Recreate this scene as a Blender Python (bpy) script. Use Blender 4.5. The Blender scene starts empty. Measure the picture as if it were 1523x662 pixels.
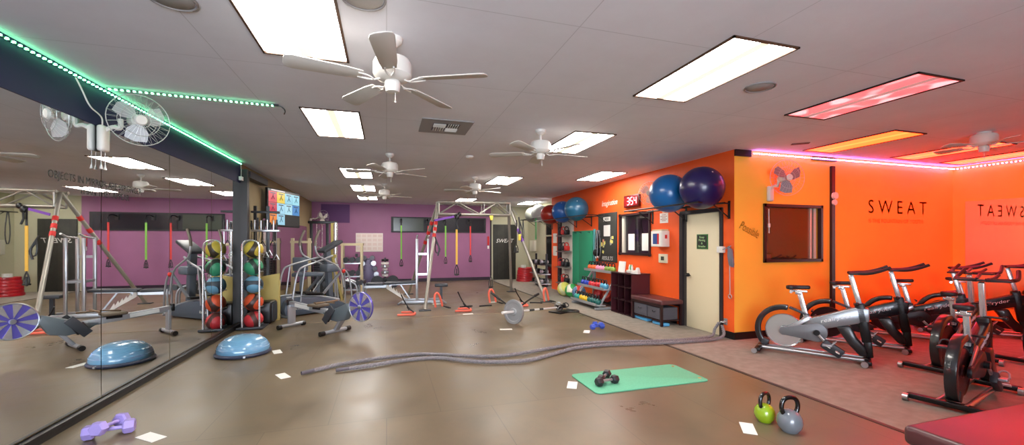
import bpy, bmesh, math, random
from mathutils import Matrix, Vector
random.seed(7)
S = bpy.context.scene
C = S.collection
PI = math.pi
V = Vector
CEIL = 2.92
XL, XR, YB, YC, XE = -2.51, 5.10, 16.0, 5.08, 10.28   # mirror wall, orange wall, back wall, yellow wall, far right wall

# ------------------------------------------------------------------ materials
def hexc(h):
    v = [int(h[i:i+2], 16)/255 for i in (0, 2, 4)]
    return tuple((c/12.92 if c <= .04045 else ((c+.055)/1.055)**2.4) for c in v) + (1,)
_m = {}
def mat(name, col, rough=.5, metal=0, emit=0, noise=None, spec=.5, coat=0, ecol=None):
    if name in _m: return _m[name]
    m = bpy.data.materials.new(name); m.use_nodes = True
    nt = m.node_tree; b = nt.nodes['Principled BSDF']
    c = hexc(col) if isinstance(col, str) else tuple(col)+(1,)
    b.inputs['Base Color'].default_value = c
    b.inputs['Roughness'].default_value = rough
    b.inputs['Metallic'].default_value = metal
    b.inputs['Specular IOR Level'].default_value = spec
    b.inputs['Coat Weight'].default_value = coat
    if emit:
        b.inputs['Emission Color'].default_value = (hexc(ecol) if isinstance(ecol, str) else tuple(ecol)+(1,)) if ecol else c
        b.inputs['Emission Strength'].default_value = emit
    if noise:
        sc, amt = noise
        tc = nt.nodes.new('ShaderNodeTexCoord'); n = nt.nodes.new('ShaderNodeTexNoise')
        n.inputs['Scale'].default_value = sc; n.inputs['Detail'].default_value = 5
        nt.links.new(tc.outputs['Object'], n.inputs['Vector'])
        r = nt.nodes.new('ShaderNodeValToRGB')
        r.color_ramp.elements[0].position = .35; r.color_ramp.elements[1].position = .68
        r.color_ramp.elements[0].color = tuple(x*(1-amt) for x in c[:3])+(1,)
        r.color_ramp.elements[1].color = tuple(min(1, x*(1+amt)) for x in c[:3])+(1,)
        nt.links.new(n.outputs['Fac'], r.inputs['Fac']); nt.links.new(r.outputs['Color'], b.inputs['Base Color'])
    _m[name] = m
    return m

def tile_mat(name, c1, c2, mortar, bw, rh, ms, rough, noise_amt=.25, nscale=1.3, off=0, rough_var=0):
    m = bpy.data.materials.new(name); m.use_nodes = True
    nt = m.node_tree; N = nt.nodes; L = nt.links; b = N['Principled BSDF']
    tc = N.new('ShaderNodeTexCoord')
    br = N.new('ShaderNodeTexBrick'); br.offset = off
    br.inputs['Scale'].default_value = 1; br.inputs['Brick Width'].default_value = bw; br.inputs['Row Height'].default_value = rh
    br.inputs['Mortar Size'].default_value = ms; br.inputs['Mortar Smooth'].default_value = .3
    br.inputs['Color1'].default_value = hexc(c1); br.inputs['Color2'].default_value = hexc(c2); br.inputs['Mortar'].default_value = hexc(mortar)
    L.new(tc.outputs['Object'], br.inputs['Vector'])
    n = N.new('ShaderNodeTexNoise'); n.inputs['Scale'].default_value = nscale; n.inputs['Detail'].default_value = 8; n.inputs['Roughness'].default_value = .65
    L.new(tc.outputs['Object'], n.inputs['Vector'])
    mr = N.new('ShaderNodeMapRange'); mr.inputs['From Min'].default_value = .3; mr.inputs['From Max'].default_value = .7
    mr.inputs['To Min'].default_value = 1-noise_amt; mr.inputs['To Max'].default_value = 1+noise_amt
    L.new(n.outputs['Fac'], mr.inputs['Value'])
    mx = N.new('ShaderNodeVectorMath'); mx.operation = 'SCALE'
    L.new(br.outputs['Color'], mx.inputs[0]); L.new(mr.outputs['Result'], mx.inputs['Scale'])
    L.new(mx.outputs['Vector'], b.inputs['Base Color'])
    b.inputs['Roughness'].default_value = rough
    if rough_var:
        m2 = N.new('ShaderNodeMapRange'); m2.inputs['From Min'].default_value = .3; m2.inputs['From Max'].default_value = .7
        m2.inputs['To Min'].default_value = rough-rough_var; m2.inputs['To Max'].default_value = rough+rough_var
        L.new(n.outputs['Fac'], m2.inputs['Value']); L.new(m2.outputs['Result'], b.inputs['Roughness'])
    return m

def glass_mat(name, tint=(1, 1, 1), gloss=.1, rough=.02):
    m = bpy.data.materials.new(name); m.use_nodes = True
    nt = m.node_tree; N = nt.nodes; L = nt.links
    N.remove(N['Principled BSDF'])
    t = N.new('ShaderNodeBsdfTransparent'); t.inputs['Color'].default_value = tuple(tint)+(1,)
    g = N.new('ShaderNodeBsdfGlossy'); g.inputs['Roughness'].default_value = rough
    x = N.new('ShaderNodeMixShader'); x.inputs['Fac'].default_value = gloss
    L.new(t.outputs[0], x.inputs[1]); L.new(g.outputs[0], x.inputs[2]); L.new(x.outputs[0], N['Material Output'].inputs['Surface'])
    return m

WHITE = mat('white_plastic', 'e6e3dc', .35)
FANW = mat('fan_white_enamel', 'dedad2', .4)
BLADE = mat('fan_blade_laminate', 'c9c4bc', .5)
PAPER = mat('white_paper', 'eeece6', .7)
BLACK = mat('black_paint', '0c0a0c', .4)
BLKM = mat('black_metal', '141416', .35, .3)
RUB = mat('black_rubber', '121214', .6)
STEEL = mat('brushed_steel', 'b9bcc0', .3, .85)
CHROME = mat('chrome', 'dcdee0', .25, .75)
GREYM = mat('grey_enamel', '7f858c', .4, .3)
SILV = mat('silver_enamel', 'a9adb3', .35, .5)
DGREY = mat('dark_grey_plastic', '34373d', .45)
MGREY = mat('mid_grey_plastic', '5d6570', .45)
RED = mat('red_plastic', 'd22c25', .4)
CORAL = mat('coral_foam', 'f4715a', .6)
YEL = mat('yellow_vinyl', 'e2c94a', .5)
GRN = mat('green_vinyl', '2f9a5c', .5)
MATG = mat('green_foam', '62b48f', .7, noise=(60, .06))
HANG = mat('hanging_green_foam', '25906a', .75)
KHAKI = mat('khaki_panel', 'b5a55e', .6)
BEIGE = mat('beige_enamel', 'c9b995', .5)
PURPS = mat('purple_webbing', '7d4bb0', .7)
MAROON = mat('espresso_laminate', '2f1218', .35)
BROWNV = mat('brown_vinyl', '5b3032', .35)
LETTER = mat('dark_lettering', '3a0f10', .6)

# ------------------------------------------------------------------ mesh builder
class MB:
    def __init__(s): s.bm = bmesh.new()
    def _app(s, bm2, mx=None, mi=0):
        if mx is not None: bmesh.ops.transform(bm2, matrix=mx, verts=bm2.verts)
        for f in bm2.faces: f.material_index = mi
        me = bpy.data.meshes.new('t'); bm2.to_mesh(me); bm2.free(); s.bm.from_mesh(me); bpy.data.meshes.remove(me)
    def box(s, c, d, rot=None, bev=0, mi=0, seg=2):
        b = bmesh.new(); bmesh.ops.create_cube(b, size=1)
        bmesh.ops.scale(b, vec=d, verts=b.verts)
        if bev: bmesh.ops.bevel(b, geom=b.edges[:], offset=bev, segments=seg, affect='EDGES', profile=.5)
        mx = Matrix.Translation(c)
        if rot is not None:
            from mathutils import Euler
            mx = mx @ Euler(rot).to_matrix().to_4x4()
        s._app(b, mx, mi); return s
    def bar(s, p0, p1, w, h, bev=0, mi=0, up=(0, 0, 1)):
        p0, p1 = V(p0), V(p1); d = p1-p0; L = d.length; z = d.normalized()
        u = V(up); x = u.cross(z)
        if x.length < 1e-4: x = V((1, 0, 0)).cross(z)
        x.normalize(); y = z.cross(x)
        mx = Matrix((x, y, z)).transposed().to_4x4(); mx.translation = (p0+p1)/2
        b = bmesh.new(); bmesh.ops.create_cube(b, size=1); bmesh.ops.scale(b, vec=(w, h, L), verts=b.verts)
        if bev: bmesh.ops.bevel(b, geom=b.edges[:], offset=bev, segments=2, affect='EDGES', profile=.5)
        s._app(b, mx, mi); return s
    def cyl(s, p0, p1, r, r2=None, n=16, mi=0):
        p0, p1 = V(p0), V(p1); d = p1-p0; r2 = r if r2 is None else r2
        b = bmesh.new(); bmesh.ops.create_cone(b, cap_ends=True, segments=n, radius1=r, radius2=r2, depth=d.length)
        mx = d.to_track_quat('Z', 'Y').to_matrix().to_4x4(); mx.translation = (p0+p1)/2
        s._app(b, mx, mi); return s
    def ball(s, c, r, sc=(1, 1, 1), seg=24, mi=0):
        b = bmesh.new(); bmesh.ops.create_uvsphere(b, u_segments=seg, v_segments=max(6, seg*2//3), radius=r)
        s._app(b, Matrix.Translation(c) @ Matrix.Diagonal(tuple(sc)+(1,)), mi); return s
    def tube(s, pts, r, n=8, closed=False, mi=0, sm=0):
        P = [V(p) for p in pts]
        for _ in range(sm):   # corner cutting
            Q = [] if closed else [P[0]]
            rng = range(len(P)) if closed else range(len(P)-1)
            for i in rng:
                a, b_ = P[i], P[(i+1) % len(P)]
                Q += [a.lerp(b_, .25), a.lerp(b_, .75)]
            if not closed: Q.append(P[-1])
            P = Q
        b = bmesh.new(); rings = []; N = len(P); px = None
        for i, p in enumerate(P):
            if closed: t = P[(i+1) % N]-P[i-1]
            else: t = P[min(i+1, N-1)]-P[max(i-1, 0)]
            t.normalize()
            if px is None: px = t.orthogonal().normalized()
            else:
                px = px-t*px.dot(t)
                px = px.normalized() if px.length > 1e-5 else t.orthogonal().normalized()
            py = t.cross(px)
            rr = r(i/(N-1)) if callable(r) else r
            rings.append([b.verts.new(p+(px*math.cos(2*PI*k/n)+py*math.sin(2*PI*k/n))*rr) for k in range(n)])
        for i in range(N if closed else N-1):
            A, B = rings[i], rings[(i+1) % N]
            sh = 0
            if closed and i == N-1:
                sh = min(range(n), key=lambda q: (A[0].co-B[q].co).length)
            for k in range(n):
                b.faces.new((A[k], A[(k+1) % n], B[(k+1+sh) % n], B[(k+sh) % n]))
        if not closed:
            b.faces.new(list(reversed(rings[0]))); b.faces.new(rings[-1])
        bmesh.ops.recalc_face_normals(b, faces=b.faces)
        s._app(b, None, mi); return s
    def lathe(s, prof, c=(0, 0, 0), axis=(0, 0, 1), n=24, mi=0):
        b = bmesh.new(); rings = []
        for r, z in prof:
            if r < 1e-5: rings.append([b.verts.new((0, 0, z))])
            else: rings.append([b.verts.new((r*math.cos(2*PI*k/n), r*math.sin(2*PI*k/n), z)) for k in range(n)])
        for A, B in zip(rings, rings[1:]):
            for k in range(n):
                k2 = (k+1) % n
                if len(A) == 1 and len(B) == 1: continue
                if len(A) == 1: b.faces.new((A[0], B[k2], B[k]))
                elif len(B) == 1: b.faces.new((A[k], A[k2], B[0]))
                else: b.faces.new((A[k], A[k2], B[k2], B[k]))
        bmesh.ops.recalc_face_normals(b, faces=b.faces)
        mx = V(axis).to_track_quat('Z', 'Y').to_matrix().to_4x4(); mx.translation = V(c)
        s._app(b, mx, mi); return s
    def prism(s, poly, mx, th, bev=0, mi=0):
        """polygon in the local xy plane of mx, thickness th centred on it"""
        b = bmesh.new(); lo = [b.verts.new((x, y, -th/2)) for x, y in poly]; hi = [b.verts.new((x, y, th/2)) for x, y in poly]
        b.faces.new(list(reversed(lo))); b.faces.new(hi); n = len(poly)
        for i in range(n): b.faces.new((lo[i], lo[(i+1) % n], hi[(i+1) % n], hi[i]))
        bmesh.ops.recalc_face_normals(b, faces=b.faces)
        if bev: bmesh.ops.bevel(b, geom=b.edges[:], offset=bev, segments=2, affect='EDGES', profile=.5)
        s._app(b, mx, mi); return s
    def ring(s, c, R, r, axis=(0, 0, 1), n=32, k=8, mi=0):
        q = V(axis).to_track_quat('Z', 'Y')
        return s.tube([V(c)+q @ V((R*math.cos(2*PI*i/n), R*math.sin(2*PI*i/n), 0)) for i in range(n)], r, k, True, mi)
    def mesh(s, name, ms):
        for e in s.bm.edges:
            if len(e.link_faces) == 2: e.smooth = e.calc_face_angle(0) < math.radians(38)
        for f in s.bm.faces: f.smooth = True
        me = bpy.data.meshes.new(name); s.bm.to_mesh(me); s.bm.free()
        for m in (ms if isinstance(ms, (list, tuple)) else [ms]): me.materials.append(m)
        return me
    def build(s, name, ms, parent=None, label=None):
        o = bpy.data.objects.new(name, s.mesh(name, ms)); C.objects.link(o)
        if parent: o.parent = parent
        if label: o['label'] = label
        return o

def tag(o, label, cat, group=None, kind=None):
    o['label'] = label; o['category'] = cat
    if group: o['group'] = group
    o['kind'] = kind or 'thing'
    return o
def thing(name, label, cat, loc=(0, 0, 0), rz=0, group=None):
    o = bpy.data.objects.new(name, None); C.objects.link(o); o.location = loc; o.rotation_euler = (0, 0, rz)
    o.empty_display_size = .1
    return tag(o, label, cat, group)
def struct(name, mb, m, parent=None):
    o = mb.build(name, m, parent)
    if not parent: o['kind'] = 'structure'
    return o
def copy_tree(o, par):
    c = o.copy(); C.objects.link(c)
    if par: c.parent = par
    for ch in list(o.children): copy_tree(ch, c)
    return c
def dup(root, loc, rz=None, label=None, group=None):
    r = copy_tree(root, None); r.location = loc
    if rz is not None: r.rotation_euler = (r.rotation_euler.x, r.rotation_euler.y, rz)
    if label: r['label'] = label
    if group: r['group'] = group
    return r
def axes(x, y, z, o):
    m = Matrix((x, y, z)).transposed().to_4x4(); m.translation = V(o); return m
def onX(y, z, x=XR): return axes(V((0, -1, 0)), V((0, 0, 1)), V((-1, 0, 0)), (x, y, z))     # on a wall facing -X
def onL(y, z, x=XL): return axes(V((0, 1, 0)), V((0, 0, 1)), V((1, 0, 0)), (x, y, z))      # on a wall facing +X
def onY(x, z, y=YC): return axes(V((1, 0, 0)), V((0, 0, 1)), V((0, -1, 0)), (x, y, z))     # on a wall facing -Y
def text(name, s, m, mx, width=None, height=None, parent=None, ext=.002, shear=0, rot=0):
    cu = bpy.data.curves.new(name, 'FONT'); cu.body = s; cu.size = 1; cu.align_x = 'CENTER'; cu.align_y = 'CENTER'; cu.extrude = 0.0
    cu.shear = shear; cu.resolution_u = 3
    o = bpy.data.objects.new(name, cu); C.objects.link(o)
    bpy.context.view_layer.update()
    dg = bpy.context.evaluated_depsgraph_get()
    me = bpy.data.meshes.new_from_object(o.evaluated_get(dg)); bpy.data.objects.remove(o)
    xs = [v.co.x for v in me.vertices]; ys = [v.co.y for v in me.vertices]
    w, h = max(xs)-min(xs), max(ys)-min(ys); cx, cy = (max(xs)+min(xs))/2, (max(ys)+min(ys))/2
    kx = width/w if width else None; ky = height/h if height else None
    kx = kx or ky; ky = ky or kx
    b = bmesh.new(); b.from_mesh(me); bpy.data.meshes.remove(me)
    for v in b.verts: v.co = V(((v.co.x-cx)*kx, (v.co.y-cy)*ky, 0))
    r = bmesh.ops.extrude_face_region(b, geom=b.faces[:])
    bmesh.ops.translate(b, vec=(0, 0, ext), verts=[g for g in r['geom'] if isinstance(g, bmesh.types.BMVert)])
    bmesh.ops.recalc_face_normals(b, faces=b.faces)
    bmesh.ops.transform(b, matrix=mx @ Matrix.Rotation(rot, 4, 'Z'), verts=b.verts)
    mb = MB(); mb.bm.free(); mb.bm = b
    for f in b.faces: f.smooth = False
    me = bpy.data.meshes.new(name); b.to_mesh(me); b.free(); me.materials.append(m)
    o = bpy.data.objects.new(name, me); C.objects.link(o)
    if parent: o.parent = parent
    return o
def text_into(mb, s, mx, width=None, height=None, ext=.002, mi=0):
    o = text('tmp', s, WHITE, mx, width, height, ext=ext); me = o.data
    n0 = len(mb.bm.faces); mb.bm.from_mesh(me); mb.bm.faces.ensure_lookup_table()
    for f in mb.bm.faces[n0:]: f.material_index = mi
    bpy.data.objects.remove(o); bpy.data.meshes.remove(me)

# ------------------------------------------------------------------ the room
YR = -3.6      # rear wall with an added fill-light opening, behind the camera
floor_m = tile_mat('vinyl_floor', '70614c', '6b5d49', '5d503f', .92, 1.84, .004, .36, .3, 1.1, .5, .1)
carpet_m = mat('grey_concrete', '8d857a', .75, noise=(9, .12))
ceil_m = tile_mat('ceiling_panel', 'e7e8f1', 'e5e6ef', 'cdced6', 1.22, 1.24, .004, .8, .05, 1.2)
EDGE = 3.92
struct('floor', MB().box(((XL-.2+EDGE)/2, (YR+YB)/2, -.05), (EDGE-XL+.2, YB-YR, .1)), floor_m)
struct('floor', MB().box(((EDGE+XE+.2)/2, (YR+YB)/2, -.05), (XE+.2-EDGE, YB-YR, .1)), carpet_m)
struct('trim_1', MB().box((EDGE-.02, (YR+YB)/2, .002), (.05, YB-YR-.1, .008), bev=.002), mat('floor_edge_strip', '3a322c', .5))
struct('trim_2', MB().box(((XL+EDGE)/2, 8.42, .0015), (EDGE-XL-.1, .03, .004)), mat('floor_seam_strip', '8a7a62', .5))
struct('ceiling', MB().box(((XL-.2+XE+.2)/2, (YR+YB)/2, CEIL+.05), (XE-XL+.4, YB-YR, .1)), ceil_m)
wall_olive = mat('olive_wall_paint', '9a8a66', .7, noise=(1.2, .06))
wall_purple = mat('purple_wall_paint', '9a6288', .55, noise=(.8, .08))
wall_orange = mat('orange_wall_paint', 'f25c1a', .55, noise=(1.0, .05))
wall_yellow = mat('yellow_wall_paint', 'ffbe45', .55, noise=(1.0, .05))
wall_pale = mat('pale_green_wall_paint', 'bdbb9f', .7)
wall_grey = mat('grey_wall_paint', '8b8a88', .7)
struct('wall_left', MB().box((XL-.12, (YR+YB)/2, CEIL/2), (.2, YB-YR, CEIL)), wall_olive)
struct('wall_back', MB().box(((XL-.2+3.97)/2, YB+.1, CEIL/2), (3.97-XL+.2, .2, CEIL)), wall_purple)
struct('wall_back', MB().box(((3.97+5.75)/2, YB+.1, CEIL/2), (5.75-3.97, .2, CEIL)), wall_pale)
struct('wall_alcove', MB().box((5.65, (12.45+YB)/2, CEIL/2), (.2, YB-12.45, CEIL)), wall_pale)
struct('wall_right', MB().box((XE+.1, (YR+5.3)/2, CEIL/2), (.2, 5.3-YR, CEIL)), wall_yellow)
# orange wall with window and door openings, yellow wall with a window opening
WO = (7.17, 8.32, 1.23, 2.11); DO = (5.36, 6.29, 0, 2.02); WY = (5.69, 6.89, 1.2, 2.08)
o = MB()
def slab(mb, axis, at, th, a0, a1, z0, z1):
    if axis == 'x': mb.box((at+th/2, (a0+a1)/2, (z0+z1)/2), (th, a1-a0, z1-z0))
    else: mb.box(((a0+a1)/2, at+th/2, (z0+z1)/2), (a1-a0, th, z1-z0))
for a in ((YC, DO[0], 0, CEIL), (DO[0], DO[1], DO[3], CEIL), (DO[1], WO[0], 0, CEIL), (WO[0], WO[1], 0, WO[2]), (WO[0], WO[1], WO[3], CEIL), (WO[1], 12.4, 0, CEIL)):
    slab(o, 'x', XR, .15, *a)
struct('wall_orange', o, wall_orange)
o = MB()
for a in ((XR+.004, WY[0], 0, CEIL), (WY[0], WY[1], 0, WY[2]), (WY[0], WY[1], WY[3], CEIL), (WY[1], XE, 0, CEIL)):
    slab(o, 'y', YC-.002, .15, *a)
struct('wall_yellow', o, wall_yellow)
# office behind both windows
o = MB(); slab(o, 'y', 9.3, .1, XR+.15, 8.3, 0, CEIL); struct('wall_office', o, wall_grey)
o = MB(); slab(o, 'x', 8.2, .1, YC+.15, 9.3, 0, CEIL); struct('wall_office', o, wall_grey)
# rear wall: mullioned opening added as fill (unseen, lets the daylight in)
o = MB(); o.box(((XL+XE)/2, YR-.1, .15), (XE-XL+.4, .2, .3)); o.box(((XL+XE)/2, YR-.1, CEIL-.06), (XE-XL+.4, .2, .12))
o.box(((1.4+XE+.2)/2, YR-.1, CEIL/2), (XE+.2-1.4, .2, CEIL)); struct('wall_rear', o, wall_grey)  # opening kept narrow so the spin corner gets less fill light
for i in range(5):
    x = XL+.05+i*(1.36-XL-.05)/4
    struct('window_%d' % (i+1), MB().box((x, YR-.05, 1.55), (.07, .1, 2.5)), BLKM)  # mullions of the added fill opening, no panes
# baseboards
bb = BLACK
struct('baseboard_orange', MB().box((XR-.006, (YC-.012+DO[0]-.06)/2, .055), (.012, DO[0]-.06-YC+.012, .11)), bb)
struct('baseboard_orange', MB().box((XR-.006, (DO[1]+.09+10.6)/2, .055), (.012, 10.6-DO[1]-.09, .11)), bb)
struct('baseboard_yellow', MB().box(((XR+XE)/2, YC-.008, .055), (XE-XR-.02, .012, .11)), bb)
struct('baseboard_right', MB().box((XE-.006, (YR+YC)/2, .055), (.012, YC-YR-.1, .11)), bb)
struct('baseboard_back', MB().box(((XL+3.97)/2, YB-.01, .06), (3.97-XL-.1, .02, .12)), mat('dark_purple_trim', '2b1a2c', .5))
struct('baseboard_left', MB().box((XL+.03, (-.3+8.45)/2, .035), (.06, 8.75, .07), bev=.004), BLACK)
# beam and band over the mirror
struct('trim_3', MB().box((XL+.002, (-.5+8.45)/2, 2.735), (.03, 8.95, .37)), mat('navy_black_band', '0a0d42', .6))
struct('trim_4', MB().box((XL+.06, 8.52, 1.40), (.12, .12, 2.80)), mat('black_brown_post', '17100e', .5))
struct('trim_5', MB().box((XL+.07, 9.16, 2.73), (.14, 1.16, .12)), mat('black_brown_beam', '120d0e', .5))
# corner strips on the yellow wall
struct('trim_6', MB().box((XR+.155, YC-.016, CEIL-.05), (.31, .028, .1)), BLACK)
st = struct('trim_7', MB().box((7.13, YC-.022, 1.39), (.075, .04, 2.75)), mat('maroon_black_strip', '241015', .45))
struct('trim_8', MB().box((6.95, YC-.016, CEIL-.045), (.55, .028, .05)), BLACK)

# door in the orange wall
d = bpy.data.objects.new('door_1', None); C.objects.link(d); d['kind'] = 'structure'; d.location = (XR, 5.82, 0)
fr = MB()
fr.box((-.0, .435, 1.0), (.05, .08, 2.04)); fr.box((0, -.5, 1.02), (.05, .06, 2.04)); fr.box((0, -.03, 2.02), (.05, .98, .06))
fr.build('door_frame', mat('dark_door_frame', '2a2327', .4), d)
pn = MB().box((.03, -.075, .995), (.04, .79, 1.98), bev=.003).build('door_panel', mat('cream_door_paint', 'e8d9b6', .5), d)
MB().box((.035, .36, 1.0), (.03, .07, 2.0)).build('weather_strip', mat('dusty_metal_strip', '5d5752', .4, .5), d)
h = MB().cyl((.01, .27, .92), (-.02, .27, .92), .03); h.cyl((-.02, .27, .92), (-.05, .27, .92), .012); h.box((-.055, .215, .92), (.018, .13, .02), bev=.006)
h.build('handle', BLKM, pn)
# dark wooden door in the back wall
d = bpy.data.objects.new('door_2', None); C.objects.link(d); d['kind'] = 'structure'; d.location = (4.53, YB, 0)
MB().box((0, -.02, 1.1), (.94, .04, 2.2), bev=.005).build('door_panel', tile_mat('black_wood_planks', '26251f', '2e2c24', '0d0c0a', .3, .11, .004, .6, .4, 4), d)
text('lettering', 'SWEAT', PAPER, axes(V((1, 0, 0)), V((0, 0, 1)), V((0, -1, 0)), (.02, -.041, 1.55)), .74, .15, d, shear=.3)
# dark window with rail on the alcove wall
w = bpy.data.objects.new('window_9', None); C.objects.link(w); w['kind'] = 'structure'; w.location = (5.55, 13.35, 0)
MB().box((-.01, 0, 1.35), (.02, 1.3, 2.3)).build('pane', mat('dark_glass', '14161a', .15), w)
f = MB()
for y in (-.65, .65): f.box((-.02, y, 1.2), (.05, .06, 2.4))
f.box((-.02, 0, 1.72), (.05, 1.3, .05)); f.box((-.02, 0, 2.42), (.05, 1.36, .06)); f.build('window_frame', wall_pale, w)
# long dark high window in the back wall
w = bpy.data.objects.new('window_10', None); C.objects.link(w); w['kind'] = 'structure'; w.location = (1.96, YB, 0)
MB().box((0, -.015, 2.15), (3.6, .03, .58)).build('window_frame', mat('black_window_frame', '17161a', .5), w)
MB().box((-1.17, -.035, 2.15), (1.1, .012, .48)).build('pane', mat('grey_green_glass', '4c5249', .2), w)
MB().box((.62, -.035, 2.15), (2.2, .012, .48)).build('pane', mat('smoky_glass', '23222a', .25), w)

# windows into the office
GL = glass_mat('window_glass', (.82, .82, .82), .12)
w = bpy.data.objects.new('window_11', None); C.objects.link(w); w['kind'] = 'structure'; w.location = (XR, (WO[0]+WO[1])/2, (WO[2]+WO[3])/2)
hw, hh = (WO[1]-WO[0])/2, (WO[3]-WO[2])/2
f = MB()
for s_ in (-1, 1):
    f.box((-.0, s_*(hw-.015), 0), (.06, .05, 2*hh+.05)); f.box((0, 0, s_*(hh-.01)), (.06, 2*hw+.05, .045))
f.build('window_frame', mat('maroon_frame', '2d1417', .4), w)
MB().box((.03, hw-.11, 0), (.04, .09, 2*hh-.05)).build('jamb', mat('pale_jamb', 'd8d2c2', .5), w)
MB().box((.05, -.03, 0), (.006, 2*hw-.1, 2*hh-.06)).build('pane', GL, w)
w = bpy.data.objects.new('window_12', None); C.objects.link(w); w['kind'] = 'structure'; w.location = ((WY[0]+WY[1])/2, YC, (WY[2]+WY[3])/2)
hw, hh = (WY[1]-WY[0])/2, (WY[3]-WY[2])/2
f = MB()
for s_ in (-1, 1):
    f.box((s_*(hw-.0), 0, 0), (.045, .06, 2*hh+.05)); f.box((0, 0, s_*(hh-.0)), (2*hw+.05, .06, .045))
f.build('window_frame', mat('dark_maroon_frame', '250b0e', .4), w)
f = MB(); f.box((hw-.07, .06, 0), (.05, .04, 2*hh-.05)); f.box((hw-.16, .06, 0), (.03, .04, 2*hh-.05)); f.build('jamb', mat('pale_jamb2', 'd8cfc0', .5), w)
MB().box((-.03, .05, 0), (2*hw-.12, .006, 2*hh-.06)).build('pane', GL, w)
f = MB(); f.tube([(-hw+.05, -.04, hh-.06), (-hw+.05, -.045, -.0)], .006, 6); f.box((-hw+.05, -.045, .12), (.03, .02, .06)); f.build('blind_cord', WHITE, w)

# ------------------------------------------------------------------ mirrors
MIR = mat('mirror_silver', (.94, .95, .94), .012, 1)
for i in range(7):
    y0 = -.27+i*1.247
    nm = 'nearest to the camera' if i < 3 else ['', '', '', 'left edge of the photo', 'behind the large wall fan', 'between the two seams right of the wall fan', 'last before the black post and the ball rack'][i]
    o = MB().box((XL+.004, y0+.622, 1.315), (.008, 1.238, 2.47)).build('wall_mirror', MIR)
    tag(o, 'frameless floor to ceiling wall mirror panel, ' + nm, 'mirror', 'mirror panels on the left wall')
o = MB().box((XL+.004, 12.4, 1.15), (.008, 5.0, 1.7)).build('wall_mirror', mat('dull_mirror', (.72, .66, .62), .06, 1))
tag(o, 'wide dull wall mirror beyond the television, reflecting the purple wall', 'mirror')
o = MB().box((XE-.004, 3.75, 1.30), (.008, 2.3, 1.90)).build('wall_mirror', mat('spin_mirror', (.85, .72, .68), .02, 1))
tag(o, 'large mirror on the right wall of the spin corner, reflecting SWEAT', 'mirror')
o = text('mirror_lettering', 'OBJECTS IN MIRROR ARE STRONGER\n      THAN THEY APPEAR', mat('black_vinyl_letters', '101010', .6), onL(4.73, 1.99, XL+.008), 1.27, .15, ext=.001)
tag(o, 'black lettering across the left mirror panels reading objects in mirror are stronger', 'lettering')

# ------------------------------------------------------------------ camera
cam = bpy.data.cameras.new('camera'); co = bpy.data.objects.new('camera', cam); C.objects.link(co)
psi = math.atan(186.5/615)
co.location = (0, 0, 1.5); co.rotation_euler = (PI/2, 0, -psi)
cam.sensor_width = 36; cam.lens = 36*615/1523; cam.shift_y = 29/1523; cam.clip_start = .05; cam.clip_end = 100
S.camera = co

# ------------------------------------------------------------------ ceiling lights
def troffer(x, y, label, group, em, frame, mid=None, sx=.6, sy=1.22):
    t = thing('ceiling_light', label, 'ceiling light', (x, y, CEIL), 0, group)
    f = MB()
    for s_ in (-1, 1):
        f.box((s_*(sx/2-.008), 0, -.006), (.016, sy, .014)); f.box((0, s_*(sy/2-.008), -.006), (sx, .016, .014))
    f.build('frame', frame, t)
    if mid:
        a = MB()
        for s_ in (-1, 1): a.box((s_*(sx/4+.01), 0, -.004), (sx/2-.07, sy-.04, .006))
        a.build('diffuser', em, t)
        MB().box((0, 0, -.004), (.075, sy-.04, .006)).build('diffuser_rib', mid, t)
    else: MB().box((0, 0, -.004), (sx-.03, sy-.04, .006)).build('diffuser', em, t)
    return t
WE = 29
E_W = mat('lit_white_diffuser', (1, 1, 1), .5, emit=WE, ecol=(1, .95, .88))
E_M = mat('lit_warm_rib', (1, 1, 1), .5, emit=1.0, ecol=(1, .86, .62))
BF = mat('brown_light_frame', '4a2f1c', .5)
WL = [(-.58, 2.88, 'largest lit white ceiling panel at the top left of the photo'), (-.58, 5.40, 'lit white ceiling panel just beyond the nearest ceiling fan'),
      (2.58, 2.88, 'large lit white ceiling panel with a yellowed rib, left of the pink one'), (2.60, 5.42, 'lit white ceiling panel beside the second ceiling fan'),
      (-.58, 9.1, 'lit ceiling panel left of the third ceiling fan, nearest of the row of three'), (-.58, 11.55, 'middle lit ceiling panel of the far left row of three'), (-.58, 14.0, 'farthest lit ceiling panel of the left row, by the purple wall'),
      (2.58, 9.2, 'lit white ceiling panel right of the small far fan'), (4.42, 8.0, 'lit white ceiling panel close to the orange wall above the balls'),
      (2.55, 13.9, 'farthest lit ceiling panel above the steel training rig'), (4.95, 14.2, 'farthest right lit ceiling panel above the grey balls')]
for x, y, l in WL: troffer(x, y, l, 'white ceiling light panels', E_W, BF, E_M)
def pink_mat():
    m = mat('pink_lit_diffuser', (1, 1, 1), .5, emit=2.6, ecol=(1, .1, .14)); nt = m.node_tree; b = nt.nodes['Principled BSDF']
    tc = nt.nodes.new('ShaderNodeTexCoord'); v = nt.nodes.new('ShaderNodeTexNoise'); v.inputs['Scale'].default_value = 5; v.inputs['Detail'].default_value = 0
    nt.links.new(tc.outputs['Object'], v.inputs['Vector'])
    r = nt.nodes.new('ShaderNodeValToRGB'); r.color_ramp.elements[0].position = .5; r.color_ramp.elements[1].position = .64
    r.color_ramp.elements[0].color = (.5, .02, .035, 1); r.color_ramp.elements[1].color = (.55, .22, .24, 1)
    nt.links.new(v.outputs['Fac'], r.inputs['Fac']); nt.links.new(r.outputs['Color'], b.inputs['Emission Color'])
    return m
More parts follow.
